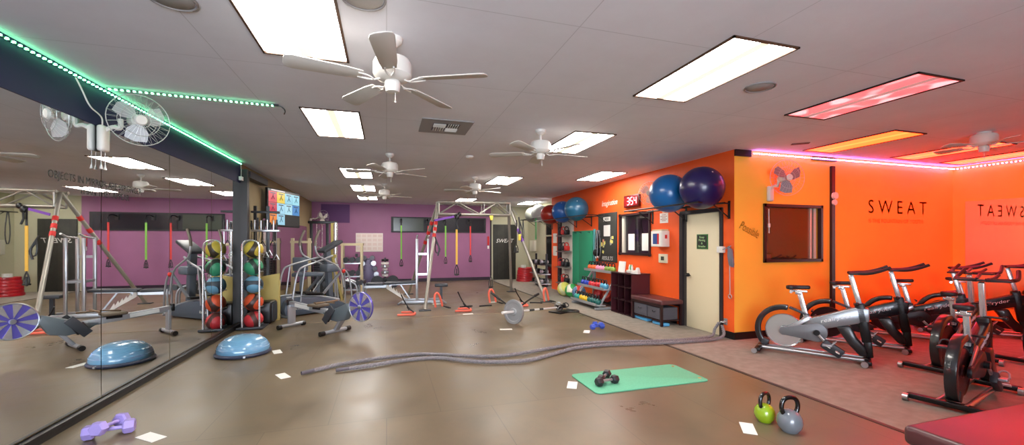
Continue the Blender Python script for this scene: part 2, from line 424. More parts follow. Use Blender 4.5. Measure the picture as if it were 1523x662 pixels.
troffer(4.54, 2.92, 'ceiling panel glowing mottled pink red, nearest over the spin corner', 'red ceiling light panels', pink_mat(), BLACK, mat('dim_grey_rib', (.5, .4, .42), .4, emit=.35, ecol=(.8, .5, .5)))
E_R = mat('lit_orange_red_diffuser', (1, .3, .1), .5, emit=24, ecol=(1, .016, .006))
E_RO = mat('lit_orange_diffuser', (1, .3, .1), .5, emit=11, ecol=(1, .036, .006))
E_R2 = mat('lit_orange_rib', (1, .3, .1), .5, emit=6, ecol=(1, .10, .02))
for x, y, l in [(6.45, 4.2, 'orange glowing ceiling panel left of the spin corner ceiling fan'), (8.4, 4.2, 'orange glowing ceiling panel directly behind the spin corner ceiling fan'), (9.75, 4.25, 'orange glowing ceiling panel nearest the far right wall')]:
    troffer(x, y, l, 'red ceiling light panels', E_RO if x < 7 else E_R, mat('red_light_frame', '5a1410', .5), E_R2)
# red panels of the same grid over the rest of the spin corner, nearer than the picture's edge
for x, y in [(6.45, 1.7), (8.9, 1.7)]:
    troffer(x, y, 'orange glowing ceiling panel over the near spin bikes', 'red ceiling light panels', E_R, mat('red_light_frame', '5a1410', .5), E_R2)

# LED strips
def led(name, p0, p1, n, emat, tape, label, wall):
    p0, p1 = V(p0), V(p1); t = thing(name, label, 'led strip', p0, 0, None)
    d = p1-p0; MB().bar((0, 0, 0), d, .014, .006).build('tape', tape, t)
    dn = d.normalized()
    me = MB().box((0, 0, 0), (.016, .016, .012)).mesh('led_bead', emat)
    off = V(wall)*.008
    for i in range(n):
        o = bpy.data.objects.new('led_bead', me); C.objects.link(o); o.parent = t; o.location = d*((i+.5)/n)+off
    return t
TAPE = mat('led_tape', '30503c', .5)
E_G = mat('green_led', (1, 1, 1), .5, emit=14, ecol=(.16, 1, .42))
E_P = mat('magenta_led', (1, 1, 1), .5, emit=45, ecol=(.85, .22, 1))
led('led_strip', (XL+.03, 3.5, 2.885), (XL+.03, 8.44, 2.885), 92, E_G, TAPE, 'green led strip running along the top of the left mirror wall', (1, 0, 0))
led('led_strip', (-2.45, 4.69, CEIL-.012), (-1.1, 4.78, CEIL-.012), 30, E_G, TAPE, 'short green led strip crossing the ceiling above the large wall fan', (0, 0, -1))
led('led_strip', (5.42, YC-.04, CEIL-.05), (XE-.04, YC-.04, CEIL-.05), 98, E_P, mat('led_tape_purple', '4a2a58', .5), 'long magenta led strip on top of the yellow wall above SWEAT', (0, -1, 0))
led('led_strip', (XE-.03, YC-.06, CEIL-.05), (XE-.03, 3.2, CEIL-.05), 34, E_P, mat('led_tape_purple', '4a2a58', .5), 'magenta led strip along the top of the far right wall', (-1, 0, 0))
t = thing('power_adapter', 'small white led adapter box at the far end of the mirror', 'adapter', (XL+.02, 8.38, 2.62))
MB().box((.03, 0, 0), (.05, .10, .07), bev=.006).build('case', WHITE, t)
MB().tube([(.03, 0, .035), (.03, .01, .15), (.02, .02, .26)], .004, 6).build('cord', WHITE, t)
t = thing('cable_stub', 'black cable end dangling from the end of the short green led strip', 'cable', (-1.09, 4.78, CEIL))
MB().tube([(0, 0, -.01), (.05, .0, -.02), (.09, 0, -.06), (.075, 0, -.1)], .006, 6, sm=2).build('cord', BLACK, t)
MB().box((.0, 0, -.012), (.05, .02, .018)).build('plug', BLACK, t)

# ceiling fittings
t = thing('air_vent', 'square grey ceiling air vent beyond the nearest ceiling fan', 'vent', (.69, 5.1, CEIL))
MB().box((0, 0, -.006), (.6, .6, .012)).build('plate', mat('vent_grey', '8f8d8c', .5), t)
f = MB()
for q, (ax, ay) in enumerate(((-1, -1), (1, -1), (-1, 1), (1, 1))):
    for k in range(5):
        if q in (0, 3): f.box((ax*.08, ay*.08-.055+k*.028, -.017), (.145, .008, .016), rot=(.5*ay, 0, 0))
        else: f.box((ax*.08-.055+k*.028, ay*.08, -.017), (.008, .145, .016), rot=(0, .5*ax, 0))
f.build('louvre', WHITE, t)
MB().box((0, 0, -.0125), (.32, .32, .002)).build('recess_shade', BLACK, t)  # flat black sheet, stands for the shade behind the louvres
SPK = mat('speaker_grille', 'a3a09f', .7)
for x, y, l in ((3.27, 2.96, 'round grey ceiling speaker grille between the white and pink light panels'), (-.13, 2.55, 'round ceiling speaker grille at the top edge beside the largest light'), (-1.2, 2.88, 'round ceiling speaker grille at the top left edge of the photo')):
    t = thing('ceiling_speaker', l, 'speaker', (x, y, CEIL), 0, 'round ceiling speakers')
    MB().lathe([(0, -.010), (.105, -.008), (.11, -.004), (.11, 0)], n=32).build('grille', SPK, t)
    MB().ring((0, 0, -.004), .122, .008, n=32).build('rim', mat('speaker_rim', '8f8b8a', .6), t)
t = thing('ceiling_slot_vent', 'narrow dark slot on the ceiling near the orange wall corner', 'vent', (5.71, 4.5, CEIL))
MB().box((0, 0, -.003), (.22, .09, .006), rot=(0, 0, -.7)).build('slot', mat('slot_brown', '4a3428', .6), t)
t = thing('smoke_detector', 'small round white smoke detector on the ceiling right of the air vent', 'smoke detector', (1.32, 6.75, CEIL))
MB().lathe([(0, -.035), (.04, -.035), (.06, -.02), (.065, 0)], n=20).build('housing', WHITE, t)

# ceiling fans
def ceiling_fan(x, y, label, r=.66, rot=0, drop=.32, m=None):
    t = thing('ceiling_fan', label, 'ceiling fan', (x, y, CEIL), rot, 'white five blade ceiling fans')
    fw = m or FANW
    MB().lathe([(.0, 0), (.07, 0), (.065, -.03), (.03, -.06), (.012, -.065), (.012, -.16)], n=20).build('canopy', fw, t)
    z = -drop
    MB().lathe([(0.012, z+.20), (.06, z+.185), (.115, z+.17), (.13, z+.14), (.13, z+.06), (.11, z+.035), (.07, z+.02), (0, z+.02)], n=28).build('motor_housing', fw, t)
    MB().lathe([(.05, z+.02), (.055, z-.0), (.05, z-.03), (.045, z-.055), (0, z-.06)], n=20).build('switch_cap', fw, t)
    ch = MB().tube([(.02, 0, z-.06), (.02, 0, z-.12)], .0025, 5); ch.ball((.02, 0, z-.125), .007, seg=8); ch.build('pull_chain', fw, t)
    for k in range(5):
        a = k*2*PI/5; R = Matrix.Rotation(a, 4, 'Z')
        poly = [(.20, -.045), (.30, -.058), (r-.05, -.072), (r-.012, -.06), (r, -.03), (r, .03), (r-.012, .06), (r-.05, .072), (.30, .058), (.20, .045)]
        mx = R @ Matrix.Translation((0, 0, z+.03)) @ Matrix.Rotation(math.radians(12), 4, 'X')
        b = MB().prism(poly, mx, .008, bev=.002).build('blade', BLADE if m is None else m, t)
        ir = MB()
        pts = [R @ V(p) for p in ((.07, 0, z+.035), (.12, 0, z+.01), (.17, -.03, z+.018), (.23, -.028, z+.022))]
        ir.tube(pts, .006, 6, sm=1); ir.tube([R @ V(p) for p in ((.12, 0, z+.01), (.17, .03, z+.022), (.23, .028, z+.026))], .006, 6, sm=1)
        ir.build('blade_iron', fw, b)
    return t
f0 = ceiling_fan(.04, 3.0, 'largest and nearest white ceiling fan, between the two left light panels', .67, math.radians(-24))
for x, y, l, a in [(1.87, 4.92, 'white ceiling fan below the panel at the centre right of the ceiling', .1), (.05, 6.95, 'third white ceiling fan, right of the far left light row', .5),
                   (-.05, 10.6, 'smallest white ceiling fan above the purple wall poster', .2), (1.85, 8.9, 'white ceiling fan in front of the steel rig truss', .35)]:
    dup(f0, (x, y, CEIL), a, l)
ceiling_fan(7.4, 3.35, 'ceiling fan between the orange lit panels of the spin corner', .50, .3, .20)

# wall fans
CAGE = mat('fan_clear_blade', 'd9d9da', .3); CAGE.node_tree.nodes['Principled BSDF'].inputs['Alpha'].default_value = .42
WIRE = mat('fan_wire', 'c9c9c6', .4, .3)
def wall_fan(loc, yaw, pitch, label, r=.22, head=(.36, 0, .03), bladem=None, wires=28, base_rz=0):
    """local +x points away from the wall"""
    t = thing('wall_fan', label, 'wall fan', loc, base_rz, 'oscillating wall fans')
    MB().box((.03, 0, -.06), (.06, .11, .24), bev=.025, seg=3).build('wall_bracket', FANW, t)
    a = MB().tube([(.05, 0, .02), (.11, 0, .06), (.16, 0, .03), V(head)-V((.14, 0, .0))], .02, 8, sm=2); a.build('arm', FANW, t)
    q = Matrix.Translation(head) @ Matrix.Rotation(yaw, 4, 'Z') @ Matrix.Rotation(pitch, 4, 'Y')
    ax = (q.to_3x3() @ V((1, 0, 0)))
    mh = MB().lathe([(0, -.19), (.035, -.185), (.055, -.15), (.06, -.08), (.045, -.05), (0, -.045)], head, ax, 20); mh.build('motor_housing', FANW, t)
    cg = MB()
    def circ(R, x, rr):
        cg.tube([q @ V((x, R*math.cos(2*PI*k/28), R*math.sin(2*PI*k/28))) for k in range(28)], rr, 4, True)
    circ(r, 0, .004); circ(r*.62, .045, .0022); circ(r*.62, -.055, .0022); circ(r*.3, .056, .002)
    for k in range(wires):
        c_, s_ = math.cos(2*PI*k/wires), math.sin(2*PI*k/wires)
        cg.tube([q @ V(p) for p in ((.058, r*.2*c_, r*.2*s_), (.045, r*.62*c_, r*.62*s_), (.02, r*.92*c_, r*.92*s_), (0, r*c_, r*s_), (-.03, r*.9*c_, r*.9*s_), (-.055, r*.6*c_, r*.6*s_), (-.06, r*.22*c_, r*.22*s_))], .0013, 3)
    cg.build('cage', WIRE, t)
    MB().lathe([(0, .07), (.04, .066), (.05, .05), (0, .045)], head, ax, 20).build('badge', FANW, t)
    for k in range(3):
        a0 = k*2*PI/3
        poly = [(.03, -.02), (.08, -.085), (r*.72, -.10), (r*.86, -.03), (r*.84, .06), (r*.5, .07), (.05, .03)]
        mx = q @ Matrix.Rotation(PI/2, 4, 'Y') @ Matrix.Rotation(a0, 4, 'Z') @ Matrix.Rotation(.35, 4, 'X')
        MB().prism(poly, mx, .003).build('blade', bladem or CAGE, t)
    return t
wf = wall_fan((XL+.012, 4.68, 2.50), math.radians(-50), math.radians(6), 'large clear bladed wall fan mounted high on the left mirror', .23, (.30, .0, .13))
MB().tube([(.035, -.02, .06), (.04, -.03, .12), (.05, -.10, .14), (.04, -.2, .17), (.025, -.27, .3), (.02, -.33, .37)], .006, 6, sm=2).build('power_cord', WHITE, wf)
pc = MB()
for y in (-.028, .028):
    pc.tube([(.03, y, -.18), (.03, y, -.30)], .003, 5); pc.cyl((.03, y, -.30), (.03, y, -.34), .006, .014, 8)
pc.build('pull_cord', WHITE, wf)
wall_fan((XL+.0, 15.5, 2.25), math.radians(-40), .1, 'small wall fan in the far left corner by the purple wall', .24, (.42, 0, .1), FANW, 14)
wall_fan((XR, 6.94, 2.33), math.radians(30), 0, 'wall fan on the orange wall behind the big blue ball', .225, (.30, .16, .10), base_rz=PI)
wall_fan((5.78, YC-.0, 2.32), math.radians(-14), 0, 'wall fan with grey blades high on the yellow wall', .27, (.32, -.0, .15), mat('fan_grey_blade', '8a7f86', .5), base_rz=-PI/2)

# ------------------------------------------------------------------ things on the orange wall
def ball_mat(n, c, r=.3): return mat(n, c, r, coat=.2)
def stab(loc, r, m, label):
    o = bpy.data.objects.new('exercise_ball', None)
    mb = MB()   # a gymnastic ball with fine ribs around it
    prof = []
    for k in range(49):
        a = -PI/2+PI*k/48; rr = r*(1+(.004 if k % 2 else 0) if 6 < k < 42 else 1)
        prof.append((max(0, rr*math.cos(a)) if 0 < k < 48 else 0, rr*math.sin(a)))
    mb.lathe(prof, n=48)
    t = thing('exercise_ball', label, 'exercise ball', loc, random.uniform(0, 3), 'exercise balls on the high wall racks')
    t.rotation_euler = (random.uniform(.5, 1.2), random.uniform(-.5, .5), 0)
    mb.build('ball', m, t); MB().cyl((0, 0, r*.995), (0, 0, r*1.01), .012, n=12).build('plug', WHITE, t)
def ball_rack(y0, y1, z, label, xw=XR, ext=.62):
    t = thing('ball_rack', label, 'rack', (xw, 0, 0))
    MB().cyl((-ext, y0, z), (-ext, y1, z), .014, n=10).build('rail', BLACK, t)
    MB().cyl((-.14, y0, z), (-.14, y1, z), .014, n=10).build('rail', BLACK, t)
    n = max(2, int((y1-y0)/.9)+1)
    for k in range(n):
        y = y0+.05+(y1-y0-.1)*k/(n-1)
        b = MB(); b.bar((0, y, z-.0), (-ext, y, z-.0), .018, .018); b.bar((-.01, y, z-.22), (-.33, y, z-.012), .014, .014); b.box((-.006, y, z-.1), (.012, .04, .28))
        b.build('bracket', BLACK, t)
BZ = lambda r, half=.24: math.sqrt((r+.014)**2-half**2)
rz = 2.10
ball_rack(4.98+.14, 7.15, rz, 'black wall rack over the cream door holding two big balls')
ball_rack(8.75, 12.38, rz+.04, 'long black wall rack holding a red and two blue balls')
bc = XR-.38
for (y, r, c, n, l) in ((6.12, .33, '0f5d9e', 'ball_blue', 'large bright blue exercise ball on the rack by the wall fan'), (5.33, .33, '1d164c', 'ball_indigo', 'large dark violet exercise ball on the rack above the door')):
    stab((bc, y, rz+BZ(r)), r, ball_mat(n, c), l)
for (y, r, c, n, l) in ((9.80, .31, '1f5f80', 'ball_teal', 'teal blue exercise ball, right one of the far rack'), (10.68, .30, '1455a0', 'ball_royal', 'royal blue exercise ball between the red and the teal ones'), (11.6, .29, '9e2217', 'ball_red', 'dark red exercise ball at the end of the orange wall')):
    stab((bc, y, rz+.04+BZ(r)), r, ball_mat(n, c), l)
ball_rack(13.0, 15.2, 2.34, 'dark wall rack in the alcove holding two grey balls', 5.55, .60)
for (y, r, c, l) in ((13.75, .29, 'a9adab', 'shiny silver exercise ball in the far alcove'), (14.5, .27, '7a7c74', 'dull grey exercise ball behind the silver one in the alcove')):
    stab((5.55-.37, y, 2.34+BZ(r, .23)), r, ball_mat('ball_'+c, c), l)
t = thing('resistance_band', 'green resistance band hanging from the alcove rack', 'band', (4.96, 13.5, 0))
MB().tube([(0, -.03, 2.325), (0, -.06, 2.0), (0, -.05, 1.62), (0, -.0, 1.58), (0, .05, 1.62), (0, .05, 2.0), (0, .03, 2.325)], .012, 6, sm=1).build('loop', mat('band_green', '3fae62', .6), t)
t = thing('resistance_band', 'grey strap hanging from the far end of the alcove rack', 'band', (4.96, 14.9, 0))
MB().tube([(0, -.02, 2.325), (0, -.1, 1.8), (0, -.06, 1.45), (0, .04, 1.45), (0, .08, 1.8), (0, .02, 2.325)], .014, 6, sm=1).build('loop', DGREY, t)

t = thing('wall_clock', 'red led digital wall clock on the orange wall reading 3:54', 'clock', (XR, 7.79, 2.385))
MB().box((-.03, 0, 0), (.06, .56, .26), bev=.008).build('case', mat('clock_case', '5a0c0c', .3), t)
MB().box((-.0615, 0, 0), (.004, .49, .20)).build('display', mat('clock_face', '7a0a0e', .3, emit=.25, ecol=(.6, .02, .03)), t)
def seg7(mb, ch, cx, w=.085, h=.15, th=.018):
    on = {'3': 'abgcd', '5': 'afgcd', '4': 'fgbc', '8': 'abcdefg'}[ch]
    R = {'a': (0, h/2, w-th, th), 'g': (0, 0, w-th, th), 'd': (0, -h/2, w-th, th), 'f': (-w/2, h/4, th, h/2-th*.6), 'b': (w/2, h/4, th, h/2-th*.6), 'e': (-w/2, -h/4, th, h/2-th*.6), 'c': (w/2, -h/4, th, h/2-th*.6)}
    for s_ in on:
        x, z, a, b = R[s_]; mb.box((-.065, -(cx+x), z), (.004, a, b))
f = MB(); seg7(f, '3', -.10); seg7(f, '5', .035); seg7(f, '4', .165); f.box((-.065, .03, .03), (.004, .02, .02)); f.box((-.065, .03, -.03), (.004, .02, .02))
f.build('digits', mat('lit_digits', 'ff5060', .5, emit=5, ecol=(1, .35, .38)), t)
tag(text('wall_lettering', 'Imagination', PAPER, onX(8.79, 2.42), .72, .17, shear=.3), 'white script lettering Imagination high on the orange wall', 'lettering')
o = text('wall_lettering', 'Possible', LETTER, onY(5.40, 1.69), .40, .13, shear=.25, rot=-.42)
tag(o, 'dark script lettering Possible slanting on the yellow wall', 'lettering')
o = text('wall_lettering', 'S W E A T', mat('sweat_letters', '5e0d12', .6), onY(8.77, 2.12), 1.52, .235)
tag(o, 'large dark red letters reading SWEAT on the spin corner wall', 'lettering')
o = text('wall_lettering', 'IS THE FOUNTAIN OF YOUTH', mat('faint_letters', 'b5501c', .6), onY(8.72, 1.87), 1.42, .07)
tag(o, 'faint small line of letters right under SWEAT', 'lettering')

# noticeboards
t = thing('noticeboard', 'tall dark noticeboard with yellow and pink notes on the orange wall', 'board', (XR, 8.86, 1.61))
MB().box((-.012, 0, 0), (.024, .86, 1.18), bev=.003).build('panel', mat('chalkboard', '353531', .7), t)
MB().box((-.026, 0, .02), (.006, .86, .02)).build('rail', BLKM, t)
NOTE = [mat('note_yellow', 'e8dc7a', .7), mat('note_pink', 'e79a80', .7), mat('note_grey', 'a8a89c', .7)]
MB().box((-.028, 0.0, .44), (.006, .32, .1), bev=.01).build('title_plate', PAPER, t)
text('lettering', 'WOD', BLACK, onX(0, .44, -.0315), .2, .06, t)
MB().box((-.027, 0.0, .16), (.004, .30, .27)).build('sheet', PAPER, t)
random.seed(3)
for k in range(16):
    left = k < 10
    y = random.uniform(.10, .38) if left else random.uniform(-.3, -.16); z = random.uniform(-.36, -.08) if left else random.uniform(-.16, -.0)
    MB().box((-.027-.001*(k % 4), y, z), (.003, .07, .07), rot=(random.uniform(-.5, .5), 0, 0)).build('note', NOTE[(0, 0, 0, 1, 0, 2)[k % 6] if left else 2-2*(k % 2)], t)
text('lettering', 'RESULTS', mat('chalk', 'c9c9c2', .8), onX(-.02, -.50, -.025), .5, .09, t, shear=.2)
# papers in the window
for y, l in ((7.93, 'white sheet taped inside the office window, nearer the noticeboard'), (7.42, 'white sheet taped inside the office window, nearer the door')):
    tag(MB().box((XR+.045, y, 1.50), (.002, .24, .36)).build('paper_sheet', PAPER), l, 'paper')
t = thing('defibrillator_cabinet', 'white wall cabinet with a blue and red window, left of the cream door', 'cabinet', (XR, 6.76, 1.56))
MB().box((-.085, 0, 0), (.17, .34, .30), bev=.008).build('case', WHITE, t)
MB().box((-.085, .0, .165), (.15, .30, .03)).build('lid_tray', BEIGE, t)
MB().box((-.172, .0, .0), (.004, .28, .25)).build('window_border', PAPER, t)
MB().box((-.175, .03, .0), (.004, .13, .2)).build('blue_pouch', mat('pouch_blue', '2b4f8e', .5), t)
MB().box((-.175, -.06, .0), (.004, .05, .2)).build('red_pouch', RED, t)
MB().box((-.08, -.172, .04), (.05, .004, .07)).build('symbol', RED, t)
t = thing('evacuation_sign', 'small white sign with lines, above the white wall cabinet', 'sign', (XR, 6.75, 1.96))
MB().box((-.004, 0, 0), (.008, .24, .19)).build('plate', PAPER, t)
f = MB()
for k in range(5): f.box((-.009, 0, .06-.028*k), (.002, .19 if k % 2 else .12, .01))
f.build('print', mat('print_red', 'a4524c', .6), t)
MB().box((-.012, 0, .12), (.02, .05, .03)).build('clip', WHITE, t)
t = thing('thermostat', 'square cream wall thermostat with a dark display beside the door', 'thermostat', (XR, 6.76, 1.185))
MB().box((-.015, 0, 0), (.03, .25, .17), bev=.006).build('case', mat('cream_plastic', 'e2d9bd', .5), t)
MB().box((-.032, -.0, 0), (.006, .09, .075)).build('display', mat('thermo_display', '3c3f30', .3), t)
t = thing('door_sign', 'small green framed chalk sign hanging on the cream door', 'sign', (XR+.009, 5.75, 1.505))
MB().box((-.006, 0, 0), (.012, .25, .25)).build('frame', mat('sign_green', '2e6a2c', .5), t)
MB().box((-.0135, 0, 0), (.003, .215, .215)).build('panel', mat('sign_black', '23261f', .6), t)
text('lettering', 'Keep\nMoving\n&\nBreathe', mat('sign_chalk', 'a8cf8e', .6), onX(0, 0, -.015), .16, .19, t)
t = thing('towel_hook', 'white wall bracket with a hanging grey cloth right of the door', 'hook', (XR, 5.26, 1.38))
MB().box((-.03, .05, -.0), (.06, .12, .10), bev=.006).build('box', WHITE, t)
MB().tube([(-.05, .0, .0), (-.06, -.08, .02), (-.03, -.15, .06)], .008, 6).build('arm', SILV, t)
f = MB(); f.prism([(-.02, .06), (.05, -.0), (.085, -.22), (.07, -.27), (.0, -.24), (-.03, -.1)], onX(-.12, .0, -.03), .035, bev=.008)
f.build('cloth', mat('grey_cloth', '6f6b76', .8), t)
f = MB(); f.tube([(-.03, -.12, -.2), (-.03, -.13, -.5), (-.03, -.13, -.68)], .008, 6); f.ring((-.03, -.13, -.72), .03, .007, axis=(1, 0, 0)); f.build('cord', mat('grey_cord', 'a79c97', .6), t)

# hanging green mats
for y, w, l in ((10.75, .84, 'tall green exercise mat hanging on the orange wall, left one'), (9.95, .78, 'tall green exercise mat hanging beside the hanging ropes, right one')):
    t = thing('hanging_mat', l, 'mat', (XR, y, 0), 0, 'green mats on hooks')
    MB().box((-.035, 0, 1.06), (.03, w, 1.48), bev=.01).build('mat', HANG, t)
    hk = MB()
    for s_ in (-.25, .25): hk.cyl((0, s_, 1.76), (-.11, s_, 1.76), .008, n=8); hk.ring((-.052, s_, 1.75), .02, .004, axis=(1, 0, 0), n=14)
    hk.build('hook', BLKM, t)
t = thing('rolled_mat_edge', 'pale blue green mat hanging sideways right of the green mats', 'mat', (XR, 9.47, 0))
MB().box((-.035, 0, 1.1), (.06, .05, 1.46), bev=.01).build('mat', mat('teal_mat', '4f9fa0', .6), t)
# ropes and straps on a hook
t = thing('hanging_ropes', 'black jump ropes and strap loops hanging in a bunch on the orange wall', 'ropes', (XR, 9.22, 1.78))
MB().cyl((0, 0, 0), (-.12, 0, 0), .01, n=8).build('hook', SILV, t)
random.seed(5)
for k in range(7):
    w = random.uniform(.04, .13); L = random.uniform(.35, .72); x = -.03-.012*k; oy = random.uniform(-.04, .05)
    MB().tube([(x, 0, .012), (x, -w+oy, -L*.5), (x, -w*.6+oy, -L), (x, w*.6+oy, -L), (x, w+oy, -L*.5), (x, .002, .012)], .011, 6, sm=2).build('rope', BLACK if k % 3 else STEEL, t)
MB().ball((-.08, .08, -.55), .13, (.5, .9, .75), 16).build('strap_bundle', BLACK, t)
t = thing('hanging_ropes', 'short red and black straps hanging below the noticeboard corner', 'ropes', (XR, 9.2, .92))
f = MB()
for k in range(4): f.tube([(-.02-.02*k, -.06+.04*k, .1), (-.03-.02*k, -.08+.04*k, -.14), (-.02-.02*k, -.03+.04*k, -.16)], .012, 6, sm=1)
f.cyl((0, 0, .1), (-.12, 0, .1), .01, n=8); f.build('strap', mat('red_black_strap', '5e1a1c', .6), t)

# storage panel with hooked gear at the far end of the orange wall
t = thing('gear_rack', 'tall white wall panel hung with black and red gear at the wall end', 'rack', (XR, 11.1, 0))
MB().box((-.03, -.0, 1.10), (.06, .72, 2.06), bev=.005).build('panel', mat('white_panel', 'cfc9bd', .5), t)
for k in range(4):
    z = 1.85-.46*k
    MB().box((-.16, 0, z-.17), (.22, .66, .025)).build('shelf', mat('shelf_grey', '77706a', .5), t)
    for j in range(3):
        f = MB(); y = -.22+.22*j
        f.box((-.16, y, z-.07), (.15, .13, .14), bev=.03); f.ring((-.17, y, z+.03), .06, .014, axis=(0, 1, 0), n=16)
        f.build('glove', RED if (k+j) % 3 == 1 else BLACK, t)
struct('trim_9', MB().box((XR-.03, 11.66, 1.2), (.06, .24, 2.4)), BLACK)
for z, l in ((1.62, 'upper white notice on the narrow orange end of the wall'), (1.22, 'lower white notice on the narrow orange end of the wall')):
    tag(MB().box((XR-.003, 12.12, z), (.006, .3, .3)).build('paper_notice', PAPER), l, 'paper')

# ------------------------------------------------------------------ furniture along the orange wall
t = thing('cube_organizer', 'dark espresso three by three cube shelf against the orange wall', 'shelf', (4.87, 7.57, 0))
MB().box((0, 0, .01), (.42, .78, .02)).build('base_panel', MAROON, t)
MB().box((0, 0, .85), (.44, .80, .02), bev=.003).build('top_panel', MAROON, t)
for s_ in (-1, 1): MB().box((0, s_*.385, .43), (.42, .02, .84)).build('side_panel', mat('espresso_side', '4a2028', .35), t)
MB().box((.20, 0, .43), (.015, .75, .82)).build('back_panel', MAROON, t)
for s_ in (-1, 1): MB().box((0, s_*.125, .43), (.40, .016, .82)).build('divider', MAROON, t)
for z in (.295, .57): MB().box((0, 0, z), (.40, .75, .016)).build('shelf', MAROON, t)
t = thing('paper_stand', 'upright white sheet standing on the cube shelf', 'sign', (4.78, 7.72, .86))
MB().box((0, 0, .11), (.012, .25, .24), rot=(0, .12, 0)).build('sheet', PAPER, t)
MB().box((.03, 0, .006), (.09, .22, .012)).build('foot', WHITE, t)
t = thing('supply_caddy', 'white caddy of small bottles on the cube shelf', 'caddy', (4.80, 7.42, .86))
f = MB(); f.box((0, 0, .035), (.12, .16, .06), bev=.01); f.build('tray', WHITE, t)
for y, c in ((-.045, WHITE), (0.0, GRN), (.045, PAPER)):
    MB().lathe([(0, .066), (.02, .066), (.022, .13), (.01, .15), (.01, .175), (0, .175)], (0, y, 0), n=12).build('bottle', c, t)
t = thing('white_shoe', 'white curved shoe on the right end of the cube shelf', 'shoe', (4.80, 7.25, .86))
f = MB(); f.prism([(-.12, 0), (.12, 0), (.125, .04), (.09, .13), (.065, .13), (.03, .065), (-.05, .05), (-.12, .045)], onX(0, 0, 0), .075, bev=.018); f.build('upper', WHITE, t)
MB().box((0, 0, .008), (.08, .25, .016), bev=.006).build('sole', PAPER, t)

t = thing('padded_bench', 'brown vinyl topped bench with dark legs beside the cream door', 'bench', (4.86, 6.68, 0))
MB().box((0, 0, .42), (.46, .96, .08), bev=.02, seg=3).build('seat_pad', BROWNV, t)
for x in (-.2, .2):
    for y in (-.44, .44): MB().box((x, y, .19), (.04, .04, .38)).build('leg', mat('dark_red_wood', '2a1012', .4), t)
f = MB(); f.box((-.2, 0, .36), (.03, .86, .05)); f.box((.2, 0, .36), (.03, .86, .05)); f.box((0, 0, .09), (.4, .86, .02)); f.build('frame', mat('dark_red_wood', '2a1012', .4), t)
for y, l in ((6.46, 'grey fabric bin under the bench, nearer the door'), (6.90, 'grey fabric bin under the bench, nearer the cube shelf')):
    t = thing('fabric_bin', l, 'bin', (4.84, y, .10))
    MB().box((0, 0, .115), (.35, .41, .22), bev=.012).build('body', mat('bin_grey', '55525a', .85), t)
    MB().tube([(-.178, -.04, .15), (-.19, -.03, .135), (-.19, .03, .135), (-.178, .04, .15)], .006, 6).build('handle', DGREY, t)
for y, l in ((6.93, 'long light blue foam block on the floor under the bench'), (6.38, 'short light blue foam block under the bench near the door')):
    tag(MB().box((4.75, y, .03), (.12, .44 if y > 6.5 else .34, .05), bev=.01).build('foam_block', mat('light_blue_foam', '5aa9dc', .6)), l, 'foam block')

# ------------------------------------------------------------------ kettlebells, dumbbells, balls
def kettlebell(name, label, loc, r, m, hm, group=None, rz=0, flat=None):
    t = thing(name, label, 'kettlebell', loc, rz, group)
    MB().lathe([(0, 0), (r*.62, 0), (r*.72, .012), (r*.93, r*.45), (r, r*.85), (r*.93, r*1.25), (r*.7, r*1.62), (r*.35, r*1.82), (0, r*1.86)], n=24).build('body', m, t)
    h = MB(); z = r*1.55
    h.tube([(-r*.55, 0, z-.1*r), (-r*.82, 0, z+r*.45), (-r*.72, 0, z+r*1.05), (-r*.35, 0, z+r*1.35), (r*.35, 0, z+r*1.35), (r*.72, 0, z+r*1.05), (r*.82, 0, z+r*.45), (r*.55, 0, z-.1*r)], r*.19, 10, sm=2)
    h.build('handle', hm, t); return t
KB = {c: mat('kb_'+c, h, .35, coat=.3) for c, h in dict(orange='e8622c', pink='e58fb0', green='7d9a3a', blue='2440b0', red='c9252e', sky='5aa8c8', teal='2a9a8a', yellow='e2b820', dark='14605a').items()}
kettlebell('kettlebell', 'lime green kettlebell with a black handle on the floor', (3.03, 2.70, 0), .080, mat('kb_lime', '8fae1e', .25, coat=.5), mat('kb_black_handle', '0f0f10', .2, coat=.5), 'two floor kettlebells', .2)
kettlebell('kettlebell', 'grey kettlebell with a black handle, nearest the camera', (3.06, 2.50, 0), .092, mat('kb_grey', '71787f', .25, coat=.5), mat('kb_black_handle', '0f0f10', .2, coat=.5), 'two floor kettlebells', -.15)
# three tier rack
RY0, RY1 = 8.12, 9.42
t = thing('kettlebell_rack', 'grey three tier rack of coloured kettlebells by the cube shelf', 'rack', (0, 0, 0))
TI = [(4.50, .11), (4.68, .45), (4.87, .82)]
for (x, z) in TI:
    f = MB(); f.box((x, (RY0+RY1)/2, z-.012), (.24, RY1-RY0, .024), bev=.004); f.box((x-.115, (RY0+RY1)/2, z+.012), (.012, RY1-RY0, .045)); f.build('tray', mat('rack_grey', 'a6a9ab', .45, .3), t)
for y in (RY0+.06, RY1-.06):
    f = MB(); f.box((4.70, y, .03), (.62, .06, .05)); f.bar((4.98, y, .05), (4.98, y, .81), .05, .04); f.bar((4.48, y, .05), (4.96, y, .80), .05, .03); f.build('leg_frame', mat('rack_grey', 'a6a9ab', .45, .3), t)
lay = [(0, [('teal', 2), ('yellow', 3), ('dark', 4)], 'bottom'), (1, [('blue', 3), ('red', 4), ('sky', 2)], 'middle'), (2, [('orange', 3), ('pink', 3), ('green', 3)], 'top')]
names = dict(dark='dark teal', sky='light blue')
